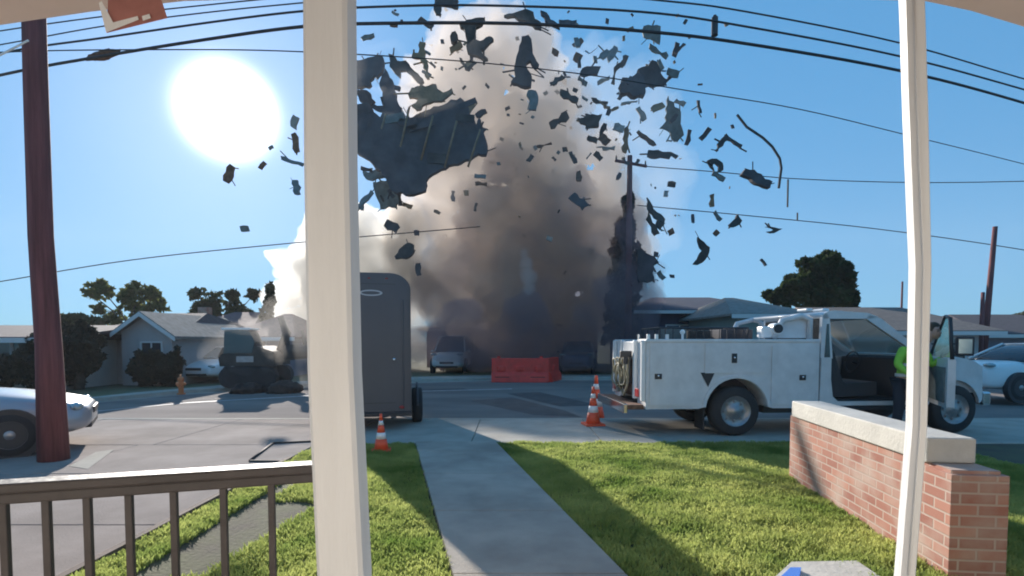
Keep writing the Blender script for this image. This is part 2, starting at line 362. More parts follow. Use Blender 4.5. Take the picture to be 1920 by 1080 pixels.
# railing
rt = thing('porch_railing', 'dark weathered railing with square balusters left of the wide post', 'railing', (-1.2, 1.7, .28))
o = Vector(rt.location)
L0 = at(-120, 912, 1.52); L1 = at(600, 880, 1.82)
d = (L1-L0)
def bar(p, q, wy, hz, name, m, bev=.006):
    p = Vector(p)-o; q = Vector(q)-o; c = (p+q)/2; d_ = q-p; rz = math.atan2(d_.y, d_.x); ry = -math.atan2(d_.z, math.hypot(d_.x, d_.y))
    rot = (Matrix.Rotation(rz, 3, 'Z') @ Matrix.Rotation(ry, 3, 'Y'))
    return MB().box(c, (d_.length, wy*.9, hz), rot=rot).build(name, m, rt, bevel=bev)
L1.z = L0.z = 1.6-.43
bar(L0, L1, .085, .03, 'top_rail', M['rail'])
bar(L0-Vector((0, 0, .034)), L1-Vector((0, 0, .034)), .04, .034, 'top_rail_support', M['rail'])
bar(L0-Vector((0, 0, .78)), L1-Vector((0, 0, .78)), .04, .04, 'bottom_rail', M['rail'])
for px in (-70, 8, 88, 165, 243, 327, 420, 510):
    k = ((px+120)/720); p = L0.lerp(L1, k); p = at(px, 960, p.y); p.z = 1.135
    MB().box(p-o-Vector((0, 0, .36)), (.021, .021, .72), rz=.2).build('baluster', M['rail'], rt, bevel=.003)
# plaque hanging under the eave
Yp = 1.85
t = thing('hanging_plaque', 'small reddish wooden plaque with white edging hanging from the eave', 'plaque', at(250, 20, Yp)); o2 = Vector(t.location)
pp = [(203, -14), (296, -22), (314, 34), (200, 62)]
MB().prism(pp, lambda x, y: at(x, y, Yp)-o2, lambda x, y: at(x, y, Yp+.03)-o2).build('board', M['red_wood'], t, fix=True)
MB().prism([(185, 5), (191, 2), (212, 42), (258, 30), (260, 37), (199, 61)], lambda x, y: at(x, y, Yp-.006)-o2, lambda x, y: at(x, y, Yp+.034)-o2).build('white_edging', M['post'], t, fix=True)
MB().prism([(266, 30), (280, 26), (283, 34), (268, 39)], lambda x, y: at(x, y, Yp-.006)-o2, lambda x, y: at(x, y, Yp-.001)-o2).build('white_mark', M['post'], t, fix=True)
MB().path([at(240, -8, Yp+.015)-o2, at(240, -70, Yp+.015)-o2], .003).build('cord', M['wire'], t)

# ------------------------------------------------------------------ brick wall
t = thing('brick_wall', 'low pink brick wall with a pale concrete cap beside the lawn', 'wall', (2.93, 3.52, 0), 0)
ang = math.atan2(.30, 2.55); wl = 2.68
o = MB().b2((0, 0, -.05), (.30, wl, .745)).build('brickwork', M['brick'], t, bevel=.004, seg=1); o.rotation_euler.z = -ang
o = MB().b2((-.035, .2, .747), (.285, wl-.12, .925)).build('cap', M['cap'], t, bevel=.012); o.rotation_euler.z = -ang
o = MB().b2((-.02, -.035, -.05), (.33, .36, .72)).build('end_pier', M['brick'], t, bevel=.004, seg=1); o.rotation_euler.z = -ang
b = MB(); q = [gr(1450, 1098), gr(1484, 1066), gr(1606, 1064), gr(1655, 1098)]
b.prism([(v.x, v.y) for v in q], lambda x, y: (x, y, .05), lambda x, y: (x, y, -.04)); tag(b.build('stepping_slab', M['cap'], bevel=.01, fix=True), 'pale concrete stepping slab on the grass below the wall', 'slab')
q = [gr(1458, 1092, .055), gr(1482, 1069, .055), gr(1502, 1069, .055), gr(1498, 1092, .055)]
tag(MB().prism([(v.x, v.y) for v in q], lambda x, y: (x, y, .075), lambda x, y: (x, y, .0505)).build('plastic_sheet', M['blue'], bevel=.006, fix=True), 'folded blue plastic sheet on the corner of the stepping slab', 'plastic sheet')

# ------------------------------------------------------------------ utility poles and wires
t = thing('utility_pole', 'thick reddish brown wooden pole in front of the silver sedan', 'utility pole', (gr(101, 862).x, gr(101, 862).y, 0), 0, 'utility poles')
Yp_ = t.location.y
MB().path([(.0, 0, -.2), (-.01, 0, 1.5), (-.06, 0, 3), (-.05, 0, 5), (0, 0, 9.6)], [.18, .145, .135, .13, .11], 16).build('shaft', M['pole'], t)
MB().b2((-1.2, -.2, 8.6), (1.2, -.1, 8.75)).build('crossarm', M['pole'], t)
MB().tube((-.35, -.18, at(50, 118, Yp_).z), (.05, -.2, at(105, 92, Yp_).z), .012).build('cable_strap', M['refl'], t)
def pole(label, px, y0, y1, Y, r, lean=0, arm=None):
    top = at(px, y1, Y); t = thing('utility_pole', label, 'utility pole', (top.x-lean, Y, 0), 0, 'utility poles')
    MB().path([(0, 0, -.1), (lean*.5, 0, top.z/2), (lean, 0, top.z)], [r*1.2, r, r*.8], 10).build('shaft', M['pole'], t)
    if arm:
        a0 = at(arm[0], arm[1], Y)-Vector(t.location); a1 = at(arm[2], arm[3], Y)-Vector(t.location)
        MB().path([a0-Vector((0, .16, 0)), a1-Vector((0, .16, 0))], .08, 4).build('crossarm', M['pole'], t)
        for k in (.04, .3, .7, .96):
            p = a0.lerp(a1, k)-Vector((0, .16, 0)); MB().tube(p, p+Vector((0, 0, .25)), .05, .03, 8).build('insulator', M['dark'], t)
    return t
pole('far wooden pole with a crossarm rising out of the smoke', 1181, 0, 292, 26.5, .16, 0, (1152, 303, 1211, 314))
pole('bare reddish pole behind the brown roofed house', 1866, 0, 425, 24, .12, .35)
pole('short pale pole stub left of the bare reddish pole', 1843, 0, 548, 23.5, .09, .0)
pole('thin far pole rising above the brown roof', 1692, 0, 528, 45, .09, .0)
def wire(label, pts, z=None, Y=None, r=.02, sub=6, extra=True):
    P = []
    for x, y in pts:
        if Y: P.append(at(x, y, Y))
        else:
            q = at(x, y, 1.0); k = (z-HC)/(q.z-HC); P.append(Vector((q.x*k, k, z)))
    # Catmull-Rom
    S = []; Q = [P[0]*2-P[1]] + P + [P[-1]*2-P[-2]]
    for i in range(1, len(Q)-2):
        for k in range(sub):
            u = k/sub; a, b_, c, d_ = Q[i-1], Q[i], Q[i+1], Q[i+2]
            S.append(.5*((2*b_)+(c-a)*u+(2*a-5*b_+4*c-d_)*u*u+(3*b_-a-3*c+d_)*u**3))
    S.append(P[-1]); o_ = S[len(S)//2].copy()
    o = MB().path([s-o_ for s in S], r, 6).build('power_line', M['wire']); o.location = o_
    tag(o, label, 'cable', 'overhead cables'); return P
wire('thickest overhead cable, lowest of the three long street cables', [(-260, 205), (0, 141), (200, 104), (400, 72), (566, 50), (700, 44), (960, 44), (1200, 58), (1400, 82), (1685, 132), (1910, 190), (2200, 280)], z=8.2, r=.034)
wire('middle one of the three long street cables, carrying a black splice case', [(-260, 160), (0, 100), (200, 70), (400, 41), (566, 21), (700, 13), (900, 10), (1200, 22), (1400, 50), (1685, 105), (1910, 165), (2200, 250)], z=8.7, r=.024)
wire('highest of the long street cables, entering at the top right', [(900, -30), (1230, 0), (1400, 22), (1685, 80), (1910, 145), (2200, 230)], z=9.2, r=.02)
wire('upper thin cable left of the wide post, above the red plaque level', [(-260, 100), (0, 58), (200, 30), (400, 8), (600, -12)], z=9.0, r=.015)
wire('second thin cable from the top, left of the wide post', [(-260, 130), (0, 84), (200, 48), (400, 22), (600, 2)], z=8.9, r=.015)
wire('faint cable crossing just above the sun glare and the smoke top', [(-260, 120), (0, 98), (330, 93), (566, 97), (870, 115), (1100, 140), (1290, 170), (1500, 205), (1700, 253), (1910, 305), (2200, 380)], z=8.4, r=.014)
wire('sagging thin cable low over the left houses', [(-200, 560), (0, 528), (250, 487), (556, 455), (900, 425)], Y=24, r=.022)
wire('thin level cable running from the far pole crossarm to the right', [(1211, 312), (1340, 322), (1490, 335), (1700, 342), (1910, 340), (2200, 330)], Y=27.4, r=.022)
wire('lowest thin cable on the right, ending above the bare reddish pole', [(1195, 385), (1420, 406), (1650, 430), (1910, 467), (2200, 520)], Y=27.2, r=.022)
p = at(1340, 50, 12.6); o = MB().tube((0, 0, -.2), (0, 0, .2), .075, n=14).tube((0, 0, .2), (0, 0, .25), .04, n=10).build('splice_case', M['dark']); o.location = p
tag(o, 'black upright splice case hanging on the middle street cable', 'splice case')
p = at(195, 103, 13.2); o = MB().blob((0, 0, 0), .12, 3, .5, 3, (3.2, 1, .7)).build('cable_splice', M['rust']); o.location = p; o.rotation_euler = (0, R(-13), 0)
tag(o, 'lumpy reddish cable splice on the thickest cable near the brown pole', 'cable splice')

# ------------------------------------------------------------------ houses
def house(name, label, x0, x1, Yf, dep, zw, zr, wallm, roofm, over=.4, axis='x', wins=(), door=None, chim=None, rz=0, hip=0, group='houses across the street'):
    """front wall at local y=0, x from 0 to L"""
    L = x1-x0; t = thing(name, label, 'house', (x0, Yf, 0), rz, group)
    b = MB(); b.b2((0, 0, -.1), (L, dep, zw))
    if axis == 'y': b.prism([(0, zw), (L, zw), (L/2, zr-.06)], lambda x, z: (x, 0, z), lambda x, z: (x, dep, z))
    else:
        if not hip: b.prism([(0, zw), (dep, zw), (dep/2, zr-.06)], lambda y, z: (0, y, z), lambda y, z: (L, y, z))
    b.build('wall', wallm, t, fix=True)
    b = MB(); th = .09
    if axis == 'x':
        h = (zr-zw); e0 = -over; e1 = dep+over; m_ = dep/2; zlo = zw - over*h/(dep/2); hp = hip
        V = [(-over, e0, zlo), (L+over, e0, zlo), (L+over, e1, zlo), (-over, e1, zlo), (-over+hp, m_, zr), (L+over-hp, m_, zr)]
        for k in (0, 1):
            pass
        up = [(x, y, z+th) for x, y, z in V]
        b.add(up+V, [(0, 1, 5, 4), (2, 3, 4, 5), (3, 0, 4), (1, 2, 5), (6, 10, 11, 7), (8, 11, 10, 9), (6, 7, 1, 0), (8, 9, 3, 2), (9, 6, 0, 3), (7, 8, 2, 1), (9, 10, 6), (7, 11, 8)])
    else:
        h = (zr-zw); zlo = zw - over*h/(L/2)
        for s in (0, 1):
            xe = -over if s == 0 else L+over; q = [(xe, zlo), (L/2, zr), (L/2, zr+th), (xe, zlo+th)]
            b.prism(q, lambda x, z: (x, -over, z), lambda x, z: (x, dep+over, z))
    rf = b.build('roof', roofm, t, fix=True)
    b = MB()
    b.b2((-over, -over-.03, (zlo)-.1), (L+over, -over-.005, zlo+.06)) if axis == 'x' else b.prism([(-over, zlo-.1), (L/2, zr-.1), (L+over, zlo-.1), (L+over, zlo+.04), (L/2, zr+.05), (-over, zlo+.04)], lambda x, z: (x, -over-.03, z), lambda x, z: (x, -over-.004, z))
    b.build('fascia', M['trim'], t, fix=True)
    for (wx, wz, ww, wh) in wins:
        wn = MB(); f_ = .06
        wn.b2((wx-f_, -.05, wz-f_), (wx+ww+f_, -.003, wz)); wn.b2((wx-f_, -.05, wz+wh), (wx+ww+f_, -.003, wz+wh+f_))
        wn.b2((wx-f_, -.05, wz+.001), (wx, -.003, wz+wh-.001)); wn.b2((wx+ww, -.05, wz+.001), (wx+ww+f_, -.003, wz+wh-.001)); wn.b2((wx+ww/2-.02, -.05, wz+.001), (wx+ww/2+.02, -.003, wz+wh-.001))
        wo = wn.build('window', M['trim'], t); MB().b2((wx+.001, -.02, wz+.001), (wx+ww-.001, -.006, wz+wh-.001)).build('pane', M['glass'], wo)
    if door:
        dx, dw, dh = door; do = MB().b2((dx, -.04, .0), (dx+dw, -.003, dh)).build('door', M['trim'] if dw < 2 else M['creamw'], t, bevel=.01)
        if dw < 2: MB().blob((dx+dw-.1, -.07, dh*.48), .04, 2).build('handle', M['chrome'], do)
        else:
            for k in range(4): MB().b2((dx+.05, -.052, .06+k*dh/4), (dx+dw-.05, -.042, (k+1)*dh/4-.03)).build('door_panel', M['creamw'], do, bevel=.01)
    if chim: MB().b2((chim[0]-.25, dep/2-.25, zr-.4), (chim[0]+.25, dep/2+.25, zr+chim[1])).build('chimney', M['brick'], rf)
    return t
def hx(px, Y): return at(px, 640, Y).x
YH = 20.0
house('house', 'long pale flat-fronted house at the left edge behind the hedge', hx(-260, 17.5), hx(112, 17.5), 17.5, 7, 1.72, 2.15, M['creamw'], M['roof'], .5, wins=[(3.3, .9, 1.6, .7), (5.0, .9, 1.2, .7)], door=(1.2, 1.0, 1.6))
house('house', 'light grey gabled house behind the dark round shrub', hx(165, YH), hx(332, YH), YH, 7, 1.85, 2.75, M['stucco'], M['roof'], .35, axis='x', wins=[(2.15, .75, .8, .7)], hip=1.2)
house('house_wing', 'grey gable wing with a white raking edge between the two left houses', hx(228, 19.4), hx(322, 19.4), 19.4, 5, 1.95, 2.6, M['stucco'], M['roofg'], .35, axis='y', wins=[(.75, .95, .7, .6)])
house('house', 'house with a reddish shingle roof and bluish walls behind the parked silver car', hx(318, 25), hx(456, 25), 25, 8, 2.0, 3.1, M['stuccob'], M['roofr'], .6, wins=[(.5, .9, 1.1, .7), (2.0, .9, .6, .7)], chim=(-.6, .35), hip=1.6)
house('house', 'smaller low house next to the excavator arm', hx(440, 24), hx(540, 24), 24, 6, 1.9, 2.9, M['stuccob'], M['roofr'], .5, wins=[(.6, .9, .8, .7)], hip=1.5)
house('house', 'long dark bluish low-roofed house behind the service truck bed', hx(1205, 27), hx(1450, 27), 27, 9, 3.2, 4.1, mat('navy_wall', (.05, .05, .085), .9), mat('navy_roof', (.035, .04, .07), .8, var=.2), .6, wins=[(1.2, 1.4, 1.3, 1.0), (4.4, 1.4, 1.0, 1.0)], hip=2.2)
house('house', 'pale green gabled house left of the round dark tree', hx(1385, 21), hx(1500, 21), 21, 8, 2.7, 3.55, M['greenw'], M['roofg'], .5, axis='x', wins=[(.9, 1.1, 1.0, .9)], hip=1.5)
house('house', 'brown hip-roofed house behind the truck cab and narrower post', hx(1600, 22), hx(1835, 22), 22, 9, 2.1, 3.2, M['stucco'], M['roofb'], .6, wins=[(1.4, .9, 1.2, .8), (3.6, .9, 1.0, .8)], hip=.6)
house('house', 'dark roofed house at the right edge behind the white car', hx(1850, 25), hx(2150, 25), 25, 9, 2.0, 3.0, M['stuccob'], M['roof'], .6, hip=2.5, wins=[(2.0, .9, 1.2, .8)])
house('house', 'half destroyed dark house under the smoke column', hx(800, 33), hx(1120, 33), 33, 9, 2.4, 3.0, M['deb2'], M['deb'], .5, hip=2.5, wins=[(1.5, .9, 1.4, 1.0), (6, .9, 1.4, 1.0)], door=(4.2, 1.0, 2.0))

# ------------------------------------------------------------------ vegetation
def leaves(name, m, parent, clumps, per, size, seed=1, upright=False):
    r = np.random.default_rng(seed); V = []
    for (c, rad) in clumps:
        n = int(per); u = r.normal(size=(n, 3)); u /= np.linalg.norm(u, axis=1)[:, None]
        q = np.array(c)[None] + u*np.array(rad)[None]*(r.random((n, 1))**.45)
        a = r.normal(size=(n, 3)); a /= np.linalg.norm(a, axis=1)[:, None]; bb = np.cross(a, r.normal(size=(n, 3))); bb /= np.linalg.norm(bb, axis=1)[:, None]
        s = size*(.5+r.random((n, 1))); V.append(np.stack([q-a*s, q+bb*s*.5, q+a*s, q-bb*s*.5], 1))
    V = np.concatenate(V); k = len(V); me = bpy.data.meshes.new(name); me.vertices.add(4*k); me.vertices.foreach_set('co', V.ravel())
    me.loops.add(4*k); me.loops.foreach_set('vertex_index', np.arange(4*k, dtype=np.int32)); me.polygons.add(k); me.polygons.foreach_set('loop_start', (np.arange(k)*4).astype(np.int32))
    me.update(calc_edges=True); me.materials.append(m); o = bpy.data.objects.new(name, me); C.objects.link(o); o.parent = parent; return o
def tree(name, label, px, ybase, Y, clumps_px, m, per, size, seed, trunk=True, cat='tree', group=None, dy=1.0):
    """clumps_px: (px, py, rx px, ry px)"""
    base = at(px, 640, Y); t = thing(name, label, cat, (base.x, Y, 0), 0, group); cl_ = []; r_ = random.Random(seed)
    for (x, y, rx, ry) in clumps_px:
        p = at(x, y, Y)-Vector((base.x, Y, 0)); k = Y/F
        cl_.append(((p.x, p.y+r_.uniform(-.6, .6)*dy, p.z), (rx*k, max(rx, ry)*k*.8, ry*k)))
    sub = []
    for c, rd in cl_:
        sub.append((c, tuple(v*.86 for v in rd)))
    n0 = len(sub); leaves('crown', m, t, sub, per, size, seed); kk = []
    for c, rd in cl_:
        for _ in range(9):
            v = Vector((r_.gauss(0, 1), r_.gauss(0, 1), r_.gauss(0, 1))).normalized(); f = r_.uniform(.15, .34)
            kk.append(((c[0]+v.x*rd[0], c[1]+v.y*rd[1], c[2]+v.z*rd[2]), (rd[0]*f, rd[1]*f, rd[2]*f*.9)))
    leaves('leaf_sprays', m, t, kk, max(8, per*.045), size*1.05, seed+50)
    if trunk:
        b = MB(); zt = sum(c[0][2] for c in cl_)/len(cl_); b.path([(0, 0, -.1), (.05, 0, zt*.5), (0, .05, zt)], [.16, .12, .06], 8)
        for c, rd in cl_[:14]: b.path([(0, 0, zt*.45), tuple(.5*x+.5*y for x, y in zip((0, 0, zt*.6), c)), c], [.06, .04, .015], 6)
        b.build('trunk', M['bark'], t)
    return t
tree('pruned_tree', 'dense dark rounded shrub tree right of the thick brown pole', 145, 725, 17.8, [(145, 650, 34, 44), (160, 640, 22, 34), (128, 635, 26, 38), (140, 690, 22, 28), (165, 675, 16, 26), (100, 660, 26, 40)], M['leafd'], 1500, .10, 3)
tree('low_tree', 'low olive bush tree peeking above the light grey house roof', 160, 725, 27, [(150, 598, 30, 10), (190, 605, 22, 10), (120, 604, 20, 12)], M['leafo'], 500, .14, 4)
tree('clipped_hedge', 'dark rounded hedge in front of the light grey house window', 282, 725, 18.6, [(258, 690, 24, 28), (285, 688, 30, 32), (312, 688, 16, 34), (300, 712, 24, 14), (268, 712, 22, 12)], M['leafd'], 1500, .07, 5, trunk=False, cat='hedge')
tree('dark_hedge', 'long dark green hedge at the left edge behind the sedan', 40, 725, 16.2, [(-60, 695, 60, 35), (0, 692, 50, 32), (50, 694, 44, 32), (95, 697, 30, 30), (-150, 695, 60, 35)], M['leafd'], 1400, .08, 6, trunk=False, cat='hedge', dy=.3)
r5 = random.Random(5)
tree('sparse_tree', 'sparse yellow green tree with open branches behind the left houses', 255, 600, 30, [(255, 570, 22, 20), (275, 555, 16, 14), (235, 560, 14, 14), (285, 580, 14, 12)] + [(r5.uniform(180, 310), r5.uniform(535, 600), r5.uniform(10, 20), r5.uniform(8, 16)) for _ in range(14)], M['leafy'], 75, .15, 7)
tree('bushy_tree', 'grey green tree above the reddish roof left of the white smoke', 412, 600, 32, [(405, 563, 20, 20), (430, 572, 18, 18), (385, 575, 18, 12), (452, 585, 16, 14), (415, 588, 34, 14)] + [(r5.uniform(365, 470), r5.uniform(550, 595), 13, 11) for _ in range(9)], M['leafo'], 190, .14, 8)
tree('conifer', 'pointed green conifer fading into the white smoke', 507, 620, 28, [(506, 545, 5, 14), (507, 570, 9, 18), (508, 600, 14, 22), (508, 635, 18, 26), (508, 670, 20, 26)], M['leafo'], 450, .12, 9)
tree('round_tree', 'big dark rounded tree behind the service truck cab', 1540, 600, 31, [(1535, 520, 48, 36), (1500, 535, 30, 24), (1575, 530, 34, 30), (1552, 500, 30, 22), (1480, 548, 22, 14), (1600, 560, 20, 26), (1460, 560, 16, 10), (1530, 560, 60, 30), (1548, 482, 7, 10), (1515, 495, 9, 8), (1580, 502, 10, 10), (1450, 552, 9, 6)], M['leaf'], 1500, .16, 10)
tree('cypress', 'tall dark cypress rising against the right edge of the smoke', 1172, 600, 28.5, [(1178, 385, 9, 28), (1176, 430, 17, 36), (1172, 480, 24, 40), (1168, 530, 30, 40), (1166, 580, 34, 40), (1166, 625, 34, 36), (1195, 500, 12, 40)], M['leafd'], 1700, .13, 11)
for px, py, rx, lab in ((8, 622, 14, 'faint far treetop left of the thick brown pole'), (1905, 600, 16, 'dark far treetop at the right edge')):
    tree('far_tree', lab, px, 640, 60, [(px, py, rx, 14), (px+12, py+8, rx, 10), (px-14, py+8, rx, 10)], M['leafo'], 400, .25, int(px)+12)

# ------------------------------------------------------------------ vehicles
def wheel(parent, c, r, wd, side=-1, m=None, hub=True):
    """axle along local y"""
    c = Vector(c); n = 28
    prof = [(r*.62, -wd/2), (r*.9, -wd/2), (r, -wd*.36), (r, wd*.36), (r*.9, wd/2), (r*.62, wd/2)]
    def ring(pf): return [[c+Vector((math.cos(2*PI*k/n)*a, y, math.sin(2*PI*k/n)*a)) for k in range(n)] for a, y in pf]
    w_ = MB(); w_.loft(ring(prof), cap=False); ty = w_.build('wheel', M['black'], parent, fix=True)
    h = MB(); h.loft(ring([(r*.63, side*wd*.5), (r*.60, side*wd*.44), (r*.50, side*wd*.30), (r*.28, side*wd*.34), (r*.2, side*wd*.48), (.001, side*wd*.5)]), cap=False)
    for k in range(8):
        a = 2*PI*k/8; q = c+Vector((math.cos(a)*r*.40, side*wd*.33, math.sin(a)*r*.40)); h.tube(q, q+Vector((0, side*.02, 0)), r*.06, n=8)
    h.build('rim', m or M['steel'], ty, fix=True)
    return ty
def sring(u, hw, z0, z1, n=20, ex=4.0, cy_=0, tw=1.0):
    pts = []; zc = (z0+z1)/2; hz = (z1-z0)/2
    for k in range(n):
        a = 2*PI*(k+.5)/n; ca, sa = math.cos(a), math.sin(a)
        y = abs(ca)**(2/ex)*math.copysign(1, ca)*hw; z = abs(sa)**(2/ex)*math.copysign(1, sa)*hz
        if z > 0: y *= 1-(1-tw)*(z/hz)
        pts.append(Vector((u, cy_+y, zc+z)))
    return pts
def car(name, label, loc, rz, paint, L=4.6, W=1.8, H=1.45, style='sedan', group=None, detail=True, cat='car'):
    """local x forward (nose at x=L), y across, centred"""
    t = thing(name, label, cat, loc, rz, group); hw = W/2
    if style == 'sedan': prof = [(0, .42, .80), (.06, .34, .92), (.5, .2, .98), (1.2, .18, .97), (2.6, .18, .96), (3.3, .18, .93), (4.0, .2, .82), (4.42, .25, .72), (4.56, .32, .64), (4.6, .38, .58)]; cab = [(.45, .95, .96), (1.1, .95, H-.06), (1.6, .95, H), (2.35, .95, H-.02), (3.35, .94, .97)]
    elif style == 'suv': prof = [(0, .5, 1.0), (.05, .38, 1.08), (.5, .25, 1.1), (3.2, .25, 1.1), (4.2, .28, 1.04), (4.55, .32, .95), (4.6, .45, .8)]; cab = [(.08, 1.05, 1.12), (.4, 1.05, H-.06), (1.2, 1.05, H), (2.5, 1.05, H-.02), (3.45, 1.05, 1.1)]
    else: prof = [(0, .5, 1.0), (.04, .4, 1.04), (.5, .4, 1.05), (3.2, .35, 1.06), (4.3, .35, 1.05), (4.56, .4, 1.0), (4.6, .5, .85)]; cab = [(1.75, 1.0, 1.08), (1.95, 1.0, H-.05), (2.3, 1.0, H), (2.9, 1.0, H-.02), (3.5, 1.0, 1.08)]
    k = L/4.6
    rings = [sring(u*k, hw*({0: .86, 1: .95, len(prof)-1: .62, len(prof)-2: .78, len(prof)-3: .93}.get(i, 1)), z0, z1, ex=5, tw=.93) for i, (u, z0, z1) in enumerate(prof)]
    MB().loft(rings).build('body', paint, t, subsurf=1, fix=True)
    g = MB(); g.loft([sring(u*k, hw*.86, z0, z1+.002, ex=6, tw=.80) for u, z0, z1 in cab]).build('window_glass', M['glass'] if style != 'sedan' else M['glassl'], t, fix=True)
    mid = [c for c in cab if c[2] > H-.2]
    MB().loft([sring(u*k, hw*.71, z1-.05, z1+.018, ex=6) for u, z0, z1 in mid]).build('roof', paint, t, fix=True)
    for u0, u1 in ((0, 1), (-1, -2)):
        for s in (-1, 1):
            a = cab[u0]; b_ = cab[u1]; MB().path([(a[0]*k, s*hw*.86, a[2]), (b_[0]*k, s*hw*.70, b_[2])], .035, 6).build('roof_pillar', paint, t)
    for s in (-1, 1): MB().path([(cab[2][0]*k+.25*k, s*hw*.87, prof[3][2]), (cab[2][0]*k+.25*k, s*hw*.70, H-.04)], .03, 4).build('roof_pillar', paint, t)
    r = .31 if style == 'sedan' else .36
    for u in (.85*k, 3.72*k):
        for s in (-1, 1):
            a = MB(); a.tube((u, s*(hw-.14), r), (u, s*(hw+.004), r), r*1.16, n=28); a.build('wheel_arch', M['dark'], t)
            wheel(t, (u, s*(hw-.09), r), r, .2, side=s)
    e = MB
    for s in (-1, 1):
        zz = prof[-3][2]-.08
        MB().blob((4.42*k, s*hw*.72, zz), .1, 2, 0, 1, (.9, 1.7, .65)).build('headlight', M['glassl'] if detail else M['trim'], t)
        MB().blob((.04, s*hw*.78, .86 if style == 'sedan' else 1.0), .09, 2, 0, 1, (.6, 1.2, 1.3)).build('tail_light', M['red'], t)
        MB().blob((cab[-1][0]*k-.35, s*(hw+.06), prof[4][2]+.06), .09, 2, 0, 1, (.7, 1, .75)).build('mirror', paint, t)
        for dx in ((1.6, 2.55) if style != 'pickup' else (2.2,)): MB().b2((dx*k, s*(hw+.0), .80), (dx*k+.16, s*(hw+.02), .83)).build('door_handle', M['dark'], t)
        MB().b2((1.25*k, s*hw*.985, .24), (3.25*k, s*(hw+.006), .30)).build('side_skirt', M['dark'], t)
    MB().b2((L-.16, -hw*.60, .30), (L-.015, hw*.60, .40)).build('lower_grille', M['dark'], t, bevel=.02)
    MB().b2((L-.10, -hw*.38, .50), (L+.012, hw*.38, .60)).build('grille', M['dark'], t, bevel=.02)
    MB().b2((-.05, -hw*.85, .42), (.02, hw*.85, .56)).build('bumper', paint if style == 'sedan' else M['chrome'], t, bevel=.02)
    return t
# silver sedan at the left, nose just right of the pole
nose = gr(172, 830); car('sedan', 'silver sedan behind the thick brown pole, its nose pointing right', (-6.95-3.72*math.cos(R(34))-.81*math.sin(R(34)), 7.35-3.72*math.sin(R(34))+.81*math.cos(R(34)), 0), R(34), M['silver'], 4.6, 1.8, 1.42)
# small car parked in front of the reddish roofed house
car('parked_car', 'silver car parked on the driveway of the reddish roofed house', (at(383, 640, 20).x, 24.4, 0), R(-97), M['white'], 4.3, 1.7, 1.4, 'sedan')
t = car('parked_van', 'pale fronted van standing nose out in the dark smoke', (at(845, 640, 27.6).x+.1, 30.6, 0), R(-92), M['white'], 4.4, 1.8, 1.9, 'suv')
car('parked_suv', 'dark car half hidden in the smoke beside the traffic cones', (at(1100, 640, 26).x+.2, 30, 0), R(-100), mat('navy_paint', (.10, .11, .16), .3, metal=.3), 4.5, 1.8, 1.6, 'suv')
car('white_suv', 'white car parked at the right edge beyond the truck nose', (at(1850, 700, 14.2).x+4.55, 15.6, 0), R(187), M['white'], 4.6, 1.85, 1.55, 'suv')

# --- service truck
TR = thing('service_truck', 'white service body pickup truck with its cab door standing open', 'truck', (gr(1210, 820).x+.0, 8.85, 0), R(4.0))
WB = M['whitew']
def uz(poly, v0, v1, mb=None): return (mb or MB()).prism(poly, lambda u, z: (u, v0, z), lambda u, z: (u, v1, z))
def archpts(uc, zc, r, z0, n=14, rev=False):
    a0 = math.asin(max(-1, (z0-zc)/r)); pts = [(uc+math.cos(PI-a0-(PI-2*a0)*k/n)*r, zc+math.sin(PI-a0-(PI-2*a0)*k/n)*r) for k in range(n+1)]
    return pts[::-1] if rev else pts
UR, UF, WR = 1.56, 5.50, .42
bodyp = [(0, .47)] + [(.9, .47)] + archpts(UR, .44, .54, .50) + [(2.2, .47), (3.0, .47), (3.0, 1.60), (0, 1.62)]
W_ = 1.98
for v0, v1 in ((0, .46), (W_-.46, W_)): uz(bodyp, v0, v1).build('service_body', WB, TR, bevel=.015, fix=True)
MB().b2((0.02, .462, .62), (2.98, W_-.462, .72)).build('bed_floor', M['rust'], TR)
MB().b2((2.9, .462, .722), (2.98, W_-.462, 1.62)).build('bulkhead', WB, TR)
MB().b2((-.012, -.02, 1.585), (3.0, .47, 1.64)).build('compartment_lid', WB, TR, bevel=.012)
MB().b2((-.012, W_-.47, 1.585), (3.0, W_+.02, 1.64)).build('compartment_lid', WB, TR, bevel=.012)
# compartment doors: raised panels with thin gaps
sk = M['whitew']
def doorpan(poly): return uz(poly, -.018, -.002).build('compartment_door', sk, TR, bevel=.008, fix=True)
d1 = doorpan([(.06, .53), (.88, .53), (.88, 1.55), (.06, 1.55)])
d2 = doorpan([(1.0, 1.07), (2.06, 1.07), (2.06, 1.55), (1.0, 1.55)])
d3 = doorpan([(2.16, .53), (2.93, .53), (2.93, 1.54), (2.16, 1.54)])
uz(archpts(UR, .44, .60, .50) + archpts(UR, .44, .545, .50, rev=True), -.03, -.003).build('wheel_arch_trim', WB, TR, bevel=.006, fix=True)
def latch(u, z, par, sx=.12, sz=.09):
    a = uz([(u-sx/2, z-sz/2), (u+sx/2, z-sz/2), (u+sx/2, z+sz/2), (u-sx/2, z+sz/2)], -.03, -.019).build('latch', M['dark'], par, bevel=.006, fix=True)
    MB().blob((u, -.034, z+.01), .022, 2).build('knob', M['chrome'], a)
latch(.20, 1.02, TR); latch(1.50, 1.32, TR, .09, .16); latch(2.70, .99, TR, .11, .09)
uz([(.93, 1.08), (1.17, 1.08), (1.06, .84)], -.012, -.004).build('triangle_decal', M['dark'], TR, fix=True)
